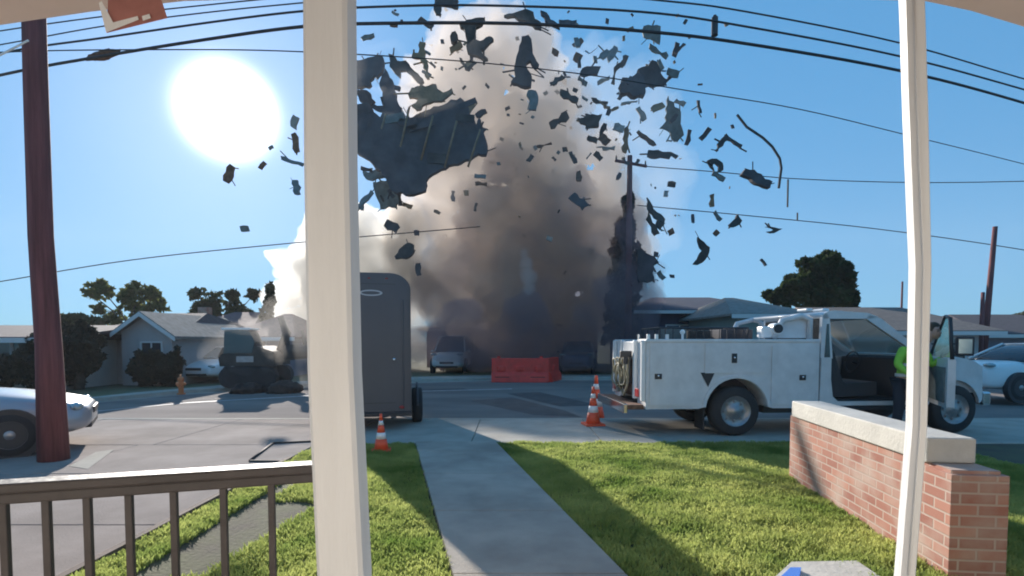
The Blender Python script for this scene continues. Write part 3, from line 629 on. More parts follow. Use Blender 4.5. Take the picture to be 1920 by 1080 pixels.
# rear: open compartment end, hoses, vise, posts, step bumper, lights
for v in (.06, .50, 1.3, 1.86): MB().b2((-.07, v-.04, .60), (-.002, v+.04, 1.62)).build('rear_upright', M['white'], TR, bevel=.01)
MB().b2((-.05, .56, 1.3), (-.004, 1.26, 1.60)).build('tailgate', WB, TR, bevel=.01)
b = MB()
for k in range(9):
    cy_ = 1.0+.22*math.sin(k*2.1); r_ = .16+.02*(k % 3); pts = [(-.12-.03*(k % 4)+.02*math.sin(a*3+k), cy_+math.cos(a)*r_, .98+.1*math.sin(k)+math.sin(a)*r_*1.3) for a in [2*PI*j/18 for j in range(19)]]
    b.path(pts, .018, 6)
b.build('hose_coil', M['hose'], TR)
MB().b2((-.03, .64, .70), (-.004, 1.28, 1.28)).build('pump_panel', M['rust'], TR, bevel=.01)
MB().tube((-.10, .74, .85), (-.10, .74, 1.28), .07).blob((-.1, .74, 1.3), .085, 2).build('gas_cylinder', M['steel'], TR)
MB().box((-.17, .62, 1.38), (.2, .09, .11)).tube((-.17, .62, 1.2), (-.17, .62, 1.34), .04).build('bench_vise', M['dark'], TR, bevel=.01)
MB().b2((-.34, .05, .46), (-.02, 1.93, .54)).build('step_bumper', M['rust'], TR, bevel=.01)
MB().b2((-.36, .03, .40), (-.30, 1.95, .56)).build('bumper_lip', M['chrome'], TR, bevel=.01)
for v in (.25, 1.75): MB().b2((-.085, v-.09, .66), (-.065, v+.09, .80)).build('tail_light', M['red'], TR, bevel=.008)
MB().tube((-.1, 0.12, 1.63), (-.1, .12, 1.72), .025).build('rack_stub', M['chrome'], TR)
for u in (.02, .16, .34): MB().b2((u, .02, 1.64), (u+.05, .07, 1.72)).build('rail_bracket', M['white'], TR, bevel=.006)
# cargo rack and gear in the bed (fixed)
b = MB()
for v in (.5, 1.45):
    b.tube((.4, v, 1.84), (2.0, v, 1.84), .018, n=8); b.tube((.4, v, 1.6), (.4, v, 1.84), .018, n=8); b.tube((2.0, v, 1.6), (2.0, v, 1.84), .018, n=8)
    for k in range(11): b.tube((.5+.14*k, v, 1.62), (.5+.14*k, v, 1.84), .008, n=6)
b.tube((.4, .5, 1.84), (.4, 1.45, 1.84), .018, n=8); b.tube((2.0, .5, 1.84), (2.0, 1.45, 1.84), .018, n=8); b.build('cargo_rack', M['dark'], TR)
# loose tools and boxes in the bed
def bedbox(label, u, v, z, s, m, nm='tool_box', cat='tool box'):
    o = MB().b2((-s[0]/2, -s[1]/2, 0), (s[0]/2, s[1]/2, s[2])).build(nm, m, None, bevel=.015); p = Matrix.Rotation(R(4), 4, 'Z') @ Vector((u, v, 0)); o.location = Vector(TR.location)+p+Vector((0, 0, z)); o.rotation_euler.z = R(4+random.uniform(-8, 8))
    MB().tube((-.08, 0, s[2]+.03), (.08, 0, s[2]+.03), .01).tube((-.08, 0, s[2]), (-.08, 0, s[2]+.03), .01).tube((.08, 0, s[2]), (.08, 0, s[2]+.03), .01).build('handle', M['dark'], o)
    return tag(o, label, cat, 'gear in the truck bed')
bedbox('grey tool box standing near the tail of the truck bed', .75, .8, .72, (.36, .4, 1.12), M['debg'])
bedbox('dark crate of gear in the middle of the truck bed', 1.25, .95, .72, (.4, .4, 1.08), M['deb'])
bedbox('wide dark bin against the front of the truck bed', 1.9, .95, .72, (.6, .5, 1.1), M['deb2'])
tag(MB().blob((0, 0, 0), .045, 2).tube((0, 0, -.12), (0, 0, 0), .02).build('work_lamp', M['refl']), 'small white work lamp on the truck bed rail', 'lamp').location = Vector(TR.location)+Vector((.66, .2, 1.76))
# chassis
MB().b2((-.05, .55, .40), (5.9, .67, .56)).b2((-.05, 1.3, .40), (5.9, 1.42, .56)).b2((2.2, .3, .35), (3.0, .55, .55)).build('chassis', M['dark'], TR)
MB().b2((1.0, .3, .05+.35), (1.06, .5, .46)).b2((1.02, .08, .10), (1.045, .44, .50)).build('mud_flap', M['black'], TR)
for u in (UR, UF):
    for v, s in ((.14, -1), (W_-.14, 1)): wheel(TR, (u, v, WR), WR, .26, side=s)
MB().tube((UR, .2, WR), (UR, 1.8, WR), .07).blob((UR, .99, WR), .2, 2).build('axle', M['dark'], TR)
# cab
cu = 3.04
def S(u): return float(np.interp(u, [0, 3.3, 4.16, 5.42, 5.6], [0, 3.3, 5.0, 6.02, 6.2]))
def mp(poly): return [(S(a), b_) for a, b_ in poly]
lower = mp([(cu, .50), (cu+.02, 1.32), (cu+.20, 1.32), (cu+.2, .95), (cu+.24, .66), (cu+.30, .57), (4.16, .57), (4.16, 1.34), (5.18, 1.27), (5.40, 1.16), (5.42, .60), (5.39, .55)]) + archpts(UF, .46, .47, .52, rev=True) + [(5.02, .50)]
for v0, v1 in ((.03, .09), (W_-.09, W_-.03)): uz(lower, v0, v1).build('fender_side', WB, TR, bevel=.012, fix=True)
far_door = uz(mp([(cu+.2, .58), (4.15, .58), (4.15, 1.30), (cu+.2, 1.30)]), W_-.08, W_-.04).build('door', WB, TR, fix=True)
# pillars near & far, roof, back panel
for v0, v1 in ((.06, .13), (W_-.13, W_-.06)):
    uz(mp([(cu+.02, 1.31), (cu+.24, 1.31), (cu+.17, 2.02), (cu+.10, 2.08), (cu+.04, 2.04)]), v0, v1).build('rear_pillar', WB, TR, bevel=.01, fix=True)
    uz(mp([(4.12, 1.32), (4.24, 1.32), (3.72, 2.0), (3.62, 2.05), (3.58, 2.0)]), v0, v1).build('windscreen_pillar', WB, TR, bevel=.008, fix=True)
uz(mp([(cu+.05, 1.99), (3.62, 1.99), (3.70, 2.02), (3.60, 2.09), (3.3, 2.13), (cu+.15, 2.12), (cu+.03, 2.06)]), .06, W_-.06).build('roof', WB, TR, bevel=.02, fix=True)
uz(mp([(cu+.02, .6), (cu+.08, .6), (cu+.08, 1.40), (cu+.02, 1.40)]), .1, W_-.1).build('back_panel', WB, TR, fix=True)
uz(mp([(cu+.03, 1.40), (cu+.06, 1.40), (cu+.07, 1.98), (cu+.04, 1.98)]), .14, W_-.14).build('rear_window', M['glass'], TR, fix=True)
uz(mp([(cu+.09, 1.33), (cu+.19, 1.33), (cu+.155, 1.9), (cu+.12, 1.9)]), .052, .059).build('side_window', M['glass'], TR, fix=True)
uz(mp([(4.19, 1.34), (4.21, 1.34), (3.68, 2.0), (3.66, 2.0)]), .14, W_-.14).build('windscreen', mat('clear_screen', (.75, .85, .82), .05, trans=.9), TR, fix=True)
uz(mp([(4.17, .70), (5.36, .70), (5.38, 1.16), (5.16, 1.29), (4.7, 1.36), (4.17, 1.39)]), .12, W_-.12).build('hood', WB, TR, bevel=.03, fix=True)
uz(mp([(4.0, .6), (4.16, .6), (4.16, 1.34), (4.02, 1.30)]), .14, W_-.14).build('dashboard', M['seat'], TR, bevel=.02, fix=True)
MB().b2((cu+.1, .12, .52), (5.0, W_-.12, .60)).build('cab_floor', M['dark'], TR)
uz(mp([(cu+.1, .62), (3.75, .66), (3.75, .90), (cu+.40, .86), (cu+.30, 1.45), (cu+.12, 1.45)]), .18, W_-.18).build('bench_seat', M['seat'], TR, bevel=.04, fix=True)
b = MB(); b.path([(4.62+.03*math.sin(a), 1.4+.2*math.cos(a), 1.2+.2*math.sin(a)) for a in [2*PI*k/20 for k in range(21)]], .015, 6); b.tube((4.62, 1.4, 1.2), (4.8, 1.4, 1.12), .02); b.build('steering_wheel', M['dark'], TR)
MB().b2((cu+.3, .0, .42), (4.95, .14, .48)).build('running_board', M['dark'], TR, bevel=.01)
MB().b2((6.025, .12, .85), (6.07, W_-.12, 1.12)).build('grille', M['chrome'], TR, bevel=.01)
for v in (.22, W_-.22): MB().b2((6.025, v-.12, .86), (6.085, v+.12, 1.08)).build('headlight', M['glassl'], TR, bevel=.02)
MB().b2((6.03, .02, .48), (6.18, W_-.02, .72)).build('bumper', M['chrome'], TR, bevel=.03)
# light bar / ladder rack hoop behind the cab
b = MB(); b.path([(2.95, .2, 1.64), (2.95, .2, 1.98), (2.78, .2, 2.04), (2.45, .2, 1.96), (2.3, .2, 1.66)], .05, 8); b.path([(2.95, 1.78, 1.64), (2.95, 1.78, 1.98), (2.78, 1.78, 2.04), (2.45, 1.78, 1.96), (2.3, 1.78, 1.66)], .05, 8)
uz([(2.32, 1.66), (2.96, 1.66), (2.96, 2.0), (2.78, 2.05), (2.45, 1.97)], .24, .30, b); b.tube((2.8, .2, 2.05), (2.8, 1.78, 2.05), .04)
b.build('headache_rack', WB, TR, fix=True)
MB().box((2.2, .3, 1.76), (.2, .2, .2)).tube((2.35, .15, 1.82), (2.35, .32, 1.82), .10, n=18).build('hose_reel', M['white'], TR, bevel=.03)
MB().tube((2.35, .12, 1.82), (2.35, .149, 1.82), .075, n=18).build('reel_opening', M['dark'], TR)
for u in (2.95, 3.25): MB().b2((u, .3, 2.13), (u+.12, .6, 2.18)).build('beacon', M['white'], TR, bevel=.02)
# open door, hinged at the front post, swung out toward the camera
dr = thing('door', None, None, (5.0, .0, 0), R(60)); del_ = dr; dr.parent = TR
for k in ('label', 'category', 'group'):
    if k in dr: del dr[k]
dm = MB(); uz([(-1.25, .58), (-.04, .58), (-.02, 1.32), (-1.25, 1.34)], -.05, .05, dm); do_ = dm.build('door_skin', WB, dr, bevel=.02, fix=True)
b = MB(); fr = [(-1.25, 1.33), (-1.08, 1.96), (-.85, 2.0), (-.02, 1.34)]
b.path([(u, 0, z) for u, z in fr], .03, 6); b.build('window_frame', M['dark'], dr)
uz([(-1.22, 1.35), (-1.07, 1.93), (-.85, 1.97), (-.06, 1.35)], -.004, .004).build('window_glass', mat('tinted_glass', (.6, .75, .72), .05, trans=.85), dr, fix=True)
uz([(-1.15, .66), (-.12, .66), (-.12, 1.2), (-1.15, 1.2)], .052, .075).build('door_lining', M['debg'], dr, bevel=.02, fix=True)
mr = MB().box((.0, -.46, 1.52), (.09, .25, .32)).tube((-.05, 0, 1.40), (0, -.4, 1.42), .014).tube((-.05, 0, 1.56), (0, -.4, 1.56), .014).build('tow_mirror', M['dark'], dr, bevel=.02)
MB().b2((-.052, -.55, 1.40), (-.047, -.37, 1.64)).build('mirror_glass', M['glassl'], dr)

# --- enclosed trailer
TL = thing('enclosed_trailer', 'dark grey enclosed box trailer with a rounded top behind the wide post', 'trailer', (-2.53, 9.5, 0), R(12))
w2 = .72
def prof_tr(e=0):
    pts = [(-w2+e, .34), (w2-e, .34)]
    for k in range(9): a = PI/2*k/8; pts.append((w2-e-.36+math.cos(a)*.36, 2.82-e-.30+math.sin(a)*.30))
    for k in range(9): a = PI/2+PI/2*k/8; pts.append((-w2+e+.36+math.cos(a)*.36, 2.82-e-.30+math.sin(a)*.30))
    return pts
MB().prism(prof_tr(), lambda x, z: (x, .0, z), lambda x, z: (x, 3.4, z), smooth=False).build('box', M['trail'], TL, bevel=.02, fix=True)
MB().prism(prof_tr(.05), lambda x, z: (x, -.03, z), lambda x, z: (x, -.002, z)).build('ramp_door', M['trail'], TL, bevel=.01, fix=True)
for z in (.34,): MB().b2((-w2, -.08, .26), (w2, .05, .335)).build('rear_sill', M['dark'], TL, bevel=.01)
b = MB(); b.prism([(math.cos(a)*.20+.03, math.sin(a)*.055+2.46) for a in [2*PI*k/24 for k in range(24)]], lambda x, z: (x, -.036, z), lambda x, z: (x, -.031, z)); b.build('oval_badge', M['logo'], TL, fix=True)
b = MB(); b.prism([(math.cos(a)*.16+.03, math.sin(a)*.030+2.46) for a in [2*PI*k/24 for k in range(24)]], lambda x, z: (x, -.040, z), lambda x, z: (x, -.037, z)); b.build('badge_centre', M['trail'], TL, fix=True)
MB().blob((.42, -.045, 1.28), .035, 2).build('latch', M['chrome'], TL)
MB().b2((-.60, -.045, .62), (-.30, -.032, .76)).build('number_plate', M['logo'], TL, bevel=.004)
for z in (.9, 1.7, 2.2): MB().tube((-.66, -.05, z-.06), (-.66, -.05, z+.06), .014).b2((-.66, -.05, z-.04), (-.56, -.035, z+.04)).build('hinge', M['steel'], TL)
for z in (.50, 2.62): MB().b2((-.45, -.036, z-.004), (.45, -.031, z+.004)).build('trim_seam', M['dark'], TL)
for x in (-.3, 0, .3): MB().blob((x, -.03, 2.72), .02, 1, 0, 1, (1.6, .6, .7)).build('clearance_lamp', M['red'], TL)
for s in (-1, 1):
    MB().tube((s*.58, -.045, .42), (s*.58, -.045, 2.35), .012).build('locking_bar', M['trail'], TL)
    MB().blob((s*.55, -.04, .42), .05, 2, 0, 1, (1, .5, .6)).build('tail_light', M['red'], TL)
    # tyre seen edge-on
    c = Vector((s*(w2+.13), 1.0, .34)); ty = MB(); n = 26
    ty.loft([[c+Vector((yy, math.cos(2*PI*k/n)*a, math.sin(2*PI*k/n)*a)) for k in range(n)] for a, yy in ((.2, -.10), (.31, -.10), (.34, -.08), (.34, .08), (.31, .10), (.2, .10))]); tyo = ty.build('wheel', M['black'], TL, fix=True)
    MB().tube(c+Vector((s*.09, 0, 0)), c+Vector((s*.106, 0, 0)), .19, n=20).build('rim', M['steel'], tyo)
    MB().path([(s*(w2+.13), 1.0+math.cos(a)*.42, .36+math.sin(a)*.42) for a in [PI*k/12 for k in range(13)]], .02, 4).build('mudguard', M['trail'], TL)
MB().tube((0, 3.4, .4), (0, 4.6, .4), .05).tube((-.5, 3.4, .4), (0, 4.4, .4), .04).tube((.5, 3.4, .4), (0, 4.4, .4), .04).tube((0, 4.4, 0), (0, 4.4, .45), .04).build('drawbar', M['dark'], TL)
MB().tube((w2-.1, 1.0, .34), (w2+.1, 1.0, .34), .04).tube((-w2+.1, 1.0, .34), (-w2-.1, 1.0, .34), .04).build('axle', M['dark'], TL)

# --- traffic cones
def cone(label, base, h, group='traffic cones'):
    t = thing('traffic_cone', label, 'traffic cone', base, random.uniform(0, 1), group); k = h/.71
    MB().box((0, 0, .02*k), (.36*k, .36*k, .04*k)).build('base_plate', M['orange'], t, bevel=.01)
    zs = [.04, .24, .36, .50, .58, .71]; rs = [.135, .098, .076, .050, .036, .022]
    n = 20
    for i in range(5):
        col = M['refl'] if i in (1, 3) else M['orange']
        if i == 3: col = M['refl']
        rg = [[Vector((math.cos(2*PI*q/n)*r_*k, math.sin(2*PI*q/n)*r_*k, z*k)) for q in range(n)] for r_, z in ((rs[i], zs[i]), (rs[i+1], zs[i+1]))]
        MB().loft(rg).build('reflective_band' if i in (1, 3) else 'cone_body', col, t, fix=True)
    return t
g = gr(715, 846); cone('orange cone with white bands standing below the grey trailer', (g.x, g.y, 0), .55)
g = gr(1112, 797); cone('orange cone on the ground in front of the truck tail', (g.x, g.y, 0), .74)
g = gr(1112, 797); cone('orange cone further back, standing beside the step bumper', (at(1118, 700, 11.35).x, 11.35, -.12), 1.0)
# --- plastic barrier
B = at(975, 709, 22.7); t = thing('road_barrier', 'orange red plastic barrier on the road edge below the smoke', 'barrier', (B.x, 22.6, -.12), R(-2))
hwb = 1.2
MB().prism([(-.28, 0), (.28, 0), (.22, .3), (.12, .45), (.10, 1.02), (-.10, 1.02), (-.12, .45), (-.22, .3)], lambda y, z: (-hwb, y, z), lambda y, z: (hwb, y, z)).build('shell', M['barrier'], t, bevel=.03, fix=True)
for x in (-.75, .75): MB().b2((x-.3, -.24, .12), (x+.3, -.19, .24)).build('fork_slot', M['red'], t)
for x in (-.8, 0, .8): MB().box((x, 0, .58), (.36, .33, .24)).build('moulded_rib', M['barrier'], t, bevel=.05)
MB().tube((-.9, 0, 1.02), (-.9, 0, 1.10), .07).tube((.9, 0, 1.02), (.9, 0, 1.10), .07).build('filler_cap', M['barrier'], t)
t2 = thing('road_barrier', 'second orange red barrier joined at the right end of the first', 'barrier', (B.x+1.4, 23.4, -.12), R(70))
MB().prism([(-.28, 0), (.28, 0), (.22, .3), (.12, .45), (.10, 1.02), (-.10, 1.02), (-.12, .45), (-.22, .3)], lambda y, z: (-.8, y, z), lambda y, z: (.8, y, z)).build('shell', M['barrier'], t2, bevel=.03, fix=True)
MB().box((0, 0, .58), (.36, .33, .24)).build('moulded_rib', M['barrier'], t2, bevel=.05)
# --- hydrant
g = gr(324, 742, 0); t = thing('fire_hydrant', 'small rusty orange fire hydrant on the far kerb', 'fire hydrant', (g.x, g.y+.4, 0)); t.scale = (.62, .62, .8)
MB().tube((0, 0, 0), (0, 0, .55), .12, n=14).tube((0, 0, 0), (0, 0, .05), .19, n=14).build('barrel', M['hyd'], t)
MB().blob((0, 0, .57), .14, 2, 0, 1, (1, 1, .8)).tube((0, 0, .65), (0, 0, .74), .035).build('bonnet', M['hyd'], t)
MB().tube((-.22, 0, .40), (.22, 0, .40), .06).tube((0, -.2, .35), (0, 0, .35), .075).build('nozzle', M['hyd'], t)
# --- excavator
t = thing('excavator', 'dark excavator with its raised arm in front of the white smoke', 'excavator', (at(478, 640, 19).x, 19.0, 0), R(6)); t.scale = (.92, .92, 1.0)
def ex(px, py): p = at(px, py, 20.0); return (p.x-t.location.x, p.z)
for s in (-.9, .9):
    q = []
    for k in range(9): a = PI/2+PI*k/8; q.append((-.55+math.cos(a)*.36, .38+math.sin(a)*.36))
    for k in range(9): a = -PI/2+PI*k/8; q.append((.75+math.cos(a)*.36, .38+math.sin(a)*.36))
    MB().prism(q, lambda x, z: (x, s-.22, z), lambda x, z: (x, s+.22, z)).build('track', M['black'], t, bevel=.02, fix=True)
MB().b2((-.5, -.7, .4), (.6, .7, .75)).build('undercarriage', M['mach'], t)
MB().prism([(-.9, .76), (1.0, .76), (1.0, 1.25), (.4, 1.45), (-.8, 1.4), (-.95, 1.1)], lambda x, z: (x, -1.0, z), lambda x, z: (x, 1.0, z)).build('house_body', M['mach'], t, bevel=.05, fix=True)
cb_ = MB().prism([(-.75, 1.2), (.25, 1.2), (.35, 1.6), (.15, 1.98), (-.7, 1.98)], lambda x, z: (x, -1.02, z), lambda x, z: (x, -.2, z)).build('cab', M['glass'], t, bevel=.03, fix=True)
MB().b2((-.8, -1.06, 1.99), (.22, -.15, 2.06)).build('cab_roof', M['white'], t, bevel=.02)
MB().path([(.9, 0, 1.2), (1.2, 0, 1.9), (.95, 0, 2.45)], [.16, .18, .10], 6).build('boom', M['mach'], t)
MB().path([(1.0, 0, 2.5), (1.15, 0, 2.0), (1.25, 0, 1.2)], [.08, .12, .09], 6).build('stick', M['mach'], t)
MB().path([(1.1, 0, 1.2), (2.1, .1, 1.25), (2.9, .1, .95), (3.1, .1, .5)], [.30, .26, .22, .16], 6).build('lower_boom', M['mach'], t)
MB().path([(1.9, .1, 1.2), (1.75, .1, 2.0)], [.13, .05], 6).build('hydraulic_ram', M['mach'], t)
MB().prism([(2.75, .0), (3.45, .0), (3.5, .55), (3.1, .75), (2.8, .5)], lambda x, z: (x, -.4, z), lambda x, z: (x, .6, z)).build('bucket', M['mach'], t, bevel=.03, fix=True)
MB().b2((-.3, -1.03, .9), (.3, -1.005, 1.1)).build('side_panel', M['steel'], t)

g = gr(452, 738); hp = MB()
for k in range(9): hp.blob((random.uniform(-.8, .9), random.uniform(-.3, .3), random.uniform(-.05, .12)), random.uniform(.22, .42), 3, .5, 2.5, (1.2, 1, .75))
o = hp.build('spoil_heap', mat('dark_spoil', (.05, .035, .03), .95, var=.5, scale=4, bump=.8)); o.location = (g.x+.15, g.y+1.5, 0)
tag(o, 'dark heap of dug soil in front of the excavator tracks', 'soil heap')
# --- person in the open door
def skinmesh(name, verts, edges, radii, m, parent, sub=2, root=0):
    me = bpy.data.meshes.new(name); me.from_pydata([tuple(v) for v in verts], edges, []); o = bpy.data.objects.new(name, me); C.objects.link(o); o.parent = parent
    s = o.modifiers.new('skin', 'SKIN'); sv = me.skin_vertices[0].data
    for i, r in enumerate(radii): sv[i].radius = r if isinstance(r, tuple) else (r, r); sv[i].use_root = (i == root)
    s.use_smooth_shade = True
    m2 = o.modifiers.new('sub', 'SUBSURF'); m2.levels = sub; m2.render_levels = sub
    me.materials.append(m); return o
pg = Vector(TR.location)+Matrix.Rotation(R(4), 3, 'Z') @ Vector((4.0, -.34, 0))
pY = pg.y; px_ = at(1698, 700, pY).x
PS = thing('person', 'person in a hi-vis green jacket and dark trousers standing in the open truck door', 'person', (px_, pY, .0), 0)
J = dict(pel=(0, 0, .93), wa=(.03, 0, 1.10), ch=(.12, 0, 1.34), nk=(.28, -.01, 1.58), hd=(.39, -.03, 1.72), ht=(.41, -.03, 1.82),
 hl=(-.10, 0, .90), kl=(-.12, -.04, .50), al=(-.14, .02, .10), tl=(-.15, -.14, .045), hr=(.10, 0, .90), kr=(.11, -.05, .50), ar=(.13, .01, .10), tr=(.15, -.15, .045),
 sl=(-.06, 0, 1.45), el=(-.19, -.06, 1.22), wl=(-.12, -.24, 1.08), sr=(.30, 0, 1.42), er=(.40, -.05, 1.20), wr=(.46, -.16, 1.34))
def sk_(name, keys, edges, radii, m, root=0, sub=2): 
    ix = {k: i for i, k in enumerate(keys)}; return skinmesh(name, [J[k] for k in keys], [(ix[a], ix[b_]) for a, b_ in edges], radii, m, PS, sub, root)
body = sk_('body', ['pel', 'wa', 'ch', 'nk', 'hd', 'ht', 'hl', 'kl', 'al', 'hr', 'kr', 'ar', 'sl', 'el', 'wl', 'sr', 'er', 'wr'],
 [('pel', 'wa'), ('wa', 'ch'), ('ch', 'nk'), ('nk', 'hd'), ('hd', 'ht'), ('pel', 'hl'), ('hl', 'kl'), ('kl', 'al'), ('pel', 'hr'), ('hr', 'kr'), ('kr', 'ar'), ('ch', 'sl'), ('sl', 'el'), ('el', 'wl'), ('ch', 'sr'), ('sr', 'er'), ('er', 'wr')],
 [.13, (.14, .10), (.15, .11), .055, (.085, .10), .07, .085, .055, .04, .085, .055, .04, .06, .042, .028, .06, .042, .028], M['skin'])
sk_('hi_vis_jacket', ['pel', 'wa', 'ch', 'sl', 'el', 'wl', 'sr', 'er', 'wr'], [('pel', 'wa'), ('wa', 'ch'), ('ch', 'sl'), ('sl', 'el'), ('el', 'wl'), ('ch', 'sr'), ('sr', 'er'), ('er', 'wr')],
 [(.18, .145), (.175, .135), (.19, .145), .085, .066, .046, .085, .066, .046], M['hivis'])
sk_('trousers', ['pel', 'hl', 'kl', 'al', 'hr', 'kr', 'ar'], [('pel', 'hl'), ('hl', 'kl'), ('kl', 'al'), ('pel', 'hr'), ('hr', 'kr'), ('kr', 'ar')], [(.15, .12), .105, .08, .07, .105, .08, .07], M['trouser'])
for s in ('l', 'r'):
    sk_('boot', ['a'+s, 't'+s], [('a'+s, 't'+s)], [.055, .045], M['boot'])
b = MB()
for z, rr in ((1.05, .178), (1.22, .186)):
    n = 24; b.loft([[Vector(((z-.93)*.28+math.cos(2*PI*k/n)*rr*1.04, math.sin(2*PI*k/n)*rr*.84, z+dz)) for k in range(n)] for dz in (-.025, .025)], cap=False)
b.build('reflective_band', M['band'], PS)
hdc = Vector((.42, -.035, 1.77))
MB().blob(hdc+Vector((.0, .02, .03)), .112, 3, .12, 5, (.92, 1.0, 1.1)).build('hair', M['hair'], PS)
face = MB().blob(hdc+Vector((0, -.035, -.02)), .092, 3, 0, 1, (.85, .95, 1.2)); face.blob(hdc+Vector((0, -.13, -.03)), .018, 2, 0, 1, (.8, 1, 1.4)); face.blob(hdc+Vector((.085, 0, -.02)), .022, 2, 0, 1, (.5, .8, 1.3)); face.blob(hdc+Vector((-.085, 0, -.02)), .022, 2, 0, 1, (.5, .8, 1.3))
fo = face.build('face', M['skin'], PS)
for s in (-1, 1):
    MB().blob(hdc+Vector((s*.032, -.116, -.002)), .010, 2).build('eye', M['dark'], fo); MB().b2(tuple(hdc+Vector((s*.032-.018, -.118, .018))), tuple(hdc+Vector((s*.032+.018, -.108, .024)))).build('eyebrow', M['hair'], fo)
MB().blob(hdc+Vector((0, -.115, -.075)), .012, 2, 0, 1, (2, .6, .5)).build('mouth', mat('lips', (.35, .13, .11), .6), fo)
for wr_, el_ in (('wl', 'el'), ('wr', 'er')):
    wv = Vector(J[wr_]); dv = (wv-Vector(J[el_])).normalized(); sd = dv.cross(Vector((0, 0, 1))).normalized(); dn = dv.cross(sd).normalized()
    V = [wv, wv+dv*.05, wv+dv*.09]; E_ = [(0, 1), (1, 2)]; Rr = [(.024, .016), (.036, .016), (.034, .014)]
    skinmesh('palm', V, E_, Rr, M['skin'], PS, 2)
    for k, fl in enumerate((.062, .074, .07, .054)):
        bpt = wv+dv*.088+sd*(-.027+.018*k); skinmesh('finger', [bpt, bpt+dv*fl*.5+dn*.010, bpt+dv*fl*.85+dn*.035], [(0, 1), (1, 2)], [.009, .008, .007], M['skin'], PS, 1)
    bpt = wv+dv*.03-sd*.028; skinmesh('thumb', [bpt, bpt+dv*.03-sd*.022, bpt+dv*.055-sd*.026+dn*.012], [(0, 1), (1, 2)], [.011, .010, .008], M['skin'], PS, 1)

# ------------------------------------------------------------------ smoke
def volmat(name, dens, col, aniso=.35, absorb=None):
    m = bpy.data.materials.new(name); m.use_nodes = True; n = m.node_tree.nodes; n.clear(); l = m.node_tree.links
    o = n.new('ShaderNodeOutputMaterial'); v = n.new('ShaderNodeVolumePrincipled')
    v.inputs['Color'].default_value = (*col, 1); v.inputs['Density'].default_value = dens; v.inputs['Anisotropy'].default_value = aniso
    v.inputs['Density Attribute'].default_value = ''
    l.new(v.outputs[0], o.inputs['Volume']); m.cycles.homogeneous_volume = True; return m
def smoke(name, label, balls, Y, m, vox=.2, amp=1.0, seed=0, depth=1.0):
    """balls: (px,py,r px[,dY]) puffs fused into one billowing hull"""
    b = MB()
    for q in balls:
        x, y, r = q[:3]; dy = q[3] if len(q) > 3 else 0
        c = at(x, y, Y+dy); b.blob(c, r*Y/F, 3, .25, 2.0, (1, depth, 1))
    o = b.build(name, None); 
    rm = o.modifiers.new('r', 'REMESH'); rm.mode = 'VOXEL'; rm.voxel_size = vox
    dg = bpy.context.evaluated_depsgraph_get(); me = bpy.data.meshes.new_from_object(o.evaluated_get(dg)); o.modifiers.clear(); o.data = me
    n = len(me.vertices); co = np.empty(n*3); me.vertices.foreach_get('co', co); co = co.reshape(-1, 3); nr = np.empty(n*3); me.vertex_normals.foreach_get('vector', nr); nr = nr.reshape(-1, 3)
    off = Vector((seed*13.1, seed*7.7, seed*3.3)); dsp = np.empty(n)
    for i in range(n):
        p = Vector(co[i]); 
        q = p*.33+off; a = 1-abs(noise.noise(q))*2.2; q = p*.8+off; c = 1-abs(noise.noise(q))*2.2; q = p*2.0+off; e = 1-abs(noise.noise(q))*2
        q = p*4.3+off; g_ = 1-abs(noise.noise(q))*2; dsp[i] = (a-.45)*.75 + (c-.45)*.42 + (e-.45)*.2 + (g_-.45)*.08
    co += nr*(dsp*amp)[:, None]; co[:, 2] = np.maximum(co[:, 2], .01+rng.random(n)*.002)
    me.vertices.foreach_set('co', co.ravel()); me.update(); me.materials.clear(); me.materials.append(m)
    bb = co.mean(0); me.transform(Matrix.Translation((-bb[0], -bb[1], 0))); o.location = (bb[0], bb[1], 0)
    tag(o, label, 'smoke', 'explosion smoke', 'stuff'); return o
smoke('beige_smoke', 'tall beige dust and smoke column of the blast', [(860, 120, 75), (920, 90, 70), (985, 125, 70), (830, 190, 75), (930, 200, 100), (1030, 220, 80), (880, 300, 110), (990, 310, 120), (1090, 310, 80), (860, 420, 95), (970, 430, 130), (1090, 400, 95), (1130, 400, 75), (1140, 480, 80), (1150, 310, 50), (770, 430, 60), (800, 500, 70), (1000, 520, 150), (870, 520, 100), (1100, 560, 90)], 30.5, volmat('beige_smoke_volume', .5, (.76, .67, .59), .35), seed=1)
smoke('dark_smoke', 'dark purplish brown smoke at the foot of the blast', [(850, 620, 75), (930, 590, 95), (1010, 580, 110), (1100, 580, 95), (1160, 560, 60), (870, 520, 65), (960, 480, 90), (1060, 460, 90), (1135, 450, 55), (830, 670, 60), (920, 670, 70), (1020, 670, 75), (1110, 660, 75), (1180, 630, 70), (1185, 560, 62), (1165, 500, 62), (810, 590, 62), (830, 540, 55), (1170, 430, 40), (790, 660, 50), (1160, 480, 45), (900, 430, 50), (1010, 400, 70), (940, 400, 60), (1075, 380, 55), (960, 330, 55), (880, 380, 40), (800, 690, 40), (1150, 690, 45), (1205, 690, 35)], 28.5, volmat('dark_smoke_volume', .42, (.46, .38, .40), .2), seed=2, depth=.8)
smoke('white_smoke', 'bright white smoke billowing left behind the wide post', [(700, 470, 70), (640, 480, 80), (740, 540, 70), (560, 490, 40), (545, 570, 40), (620, 580, 90), (545, 650, 45), (700, 620, 80), (640, 670, 70), (755, 440, 45)], 31, volmat('white_smoke_volume', .8, (.72, .69, .645), .5), seed=3)
smoke('thin_smoke', 'thin drifting grey haze right of the smoke column', [(1130, 190, 80), (1190, 250, 85), (1230, 330, 70), (1180, 380, 80), (1100, 130, 60), (1220, 430, 50), (1190, 170, 60)], 31.5, volmat('thin_smoke_volume', .05, (.86, .84, .82), .3), seed=4)
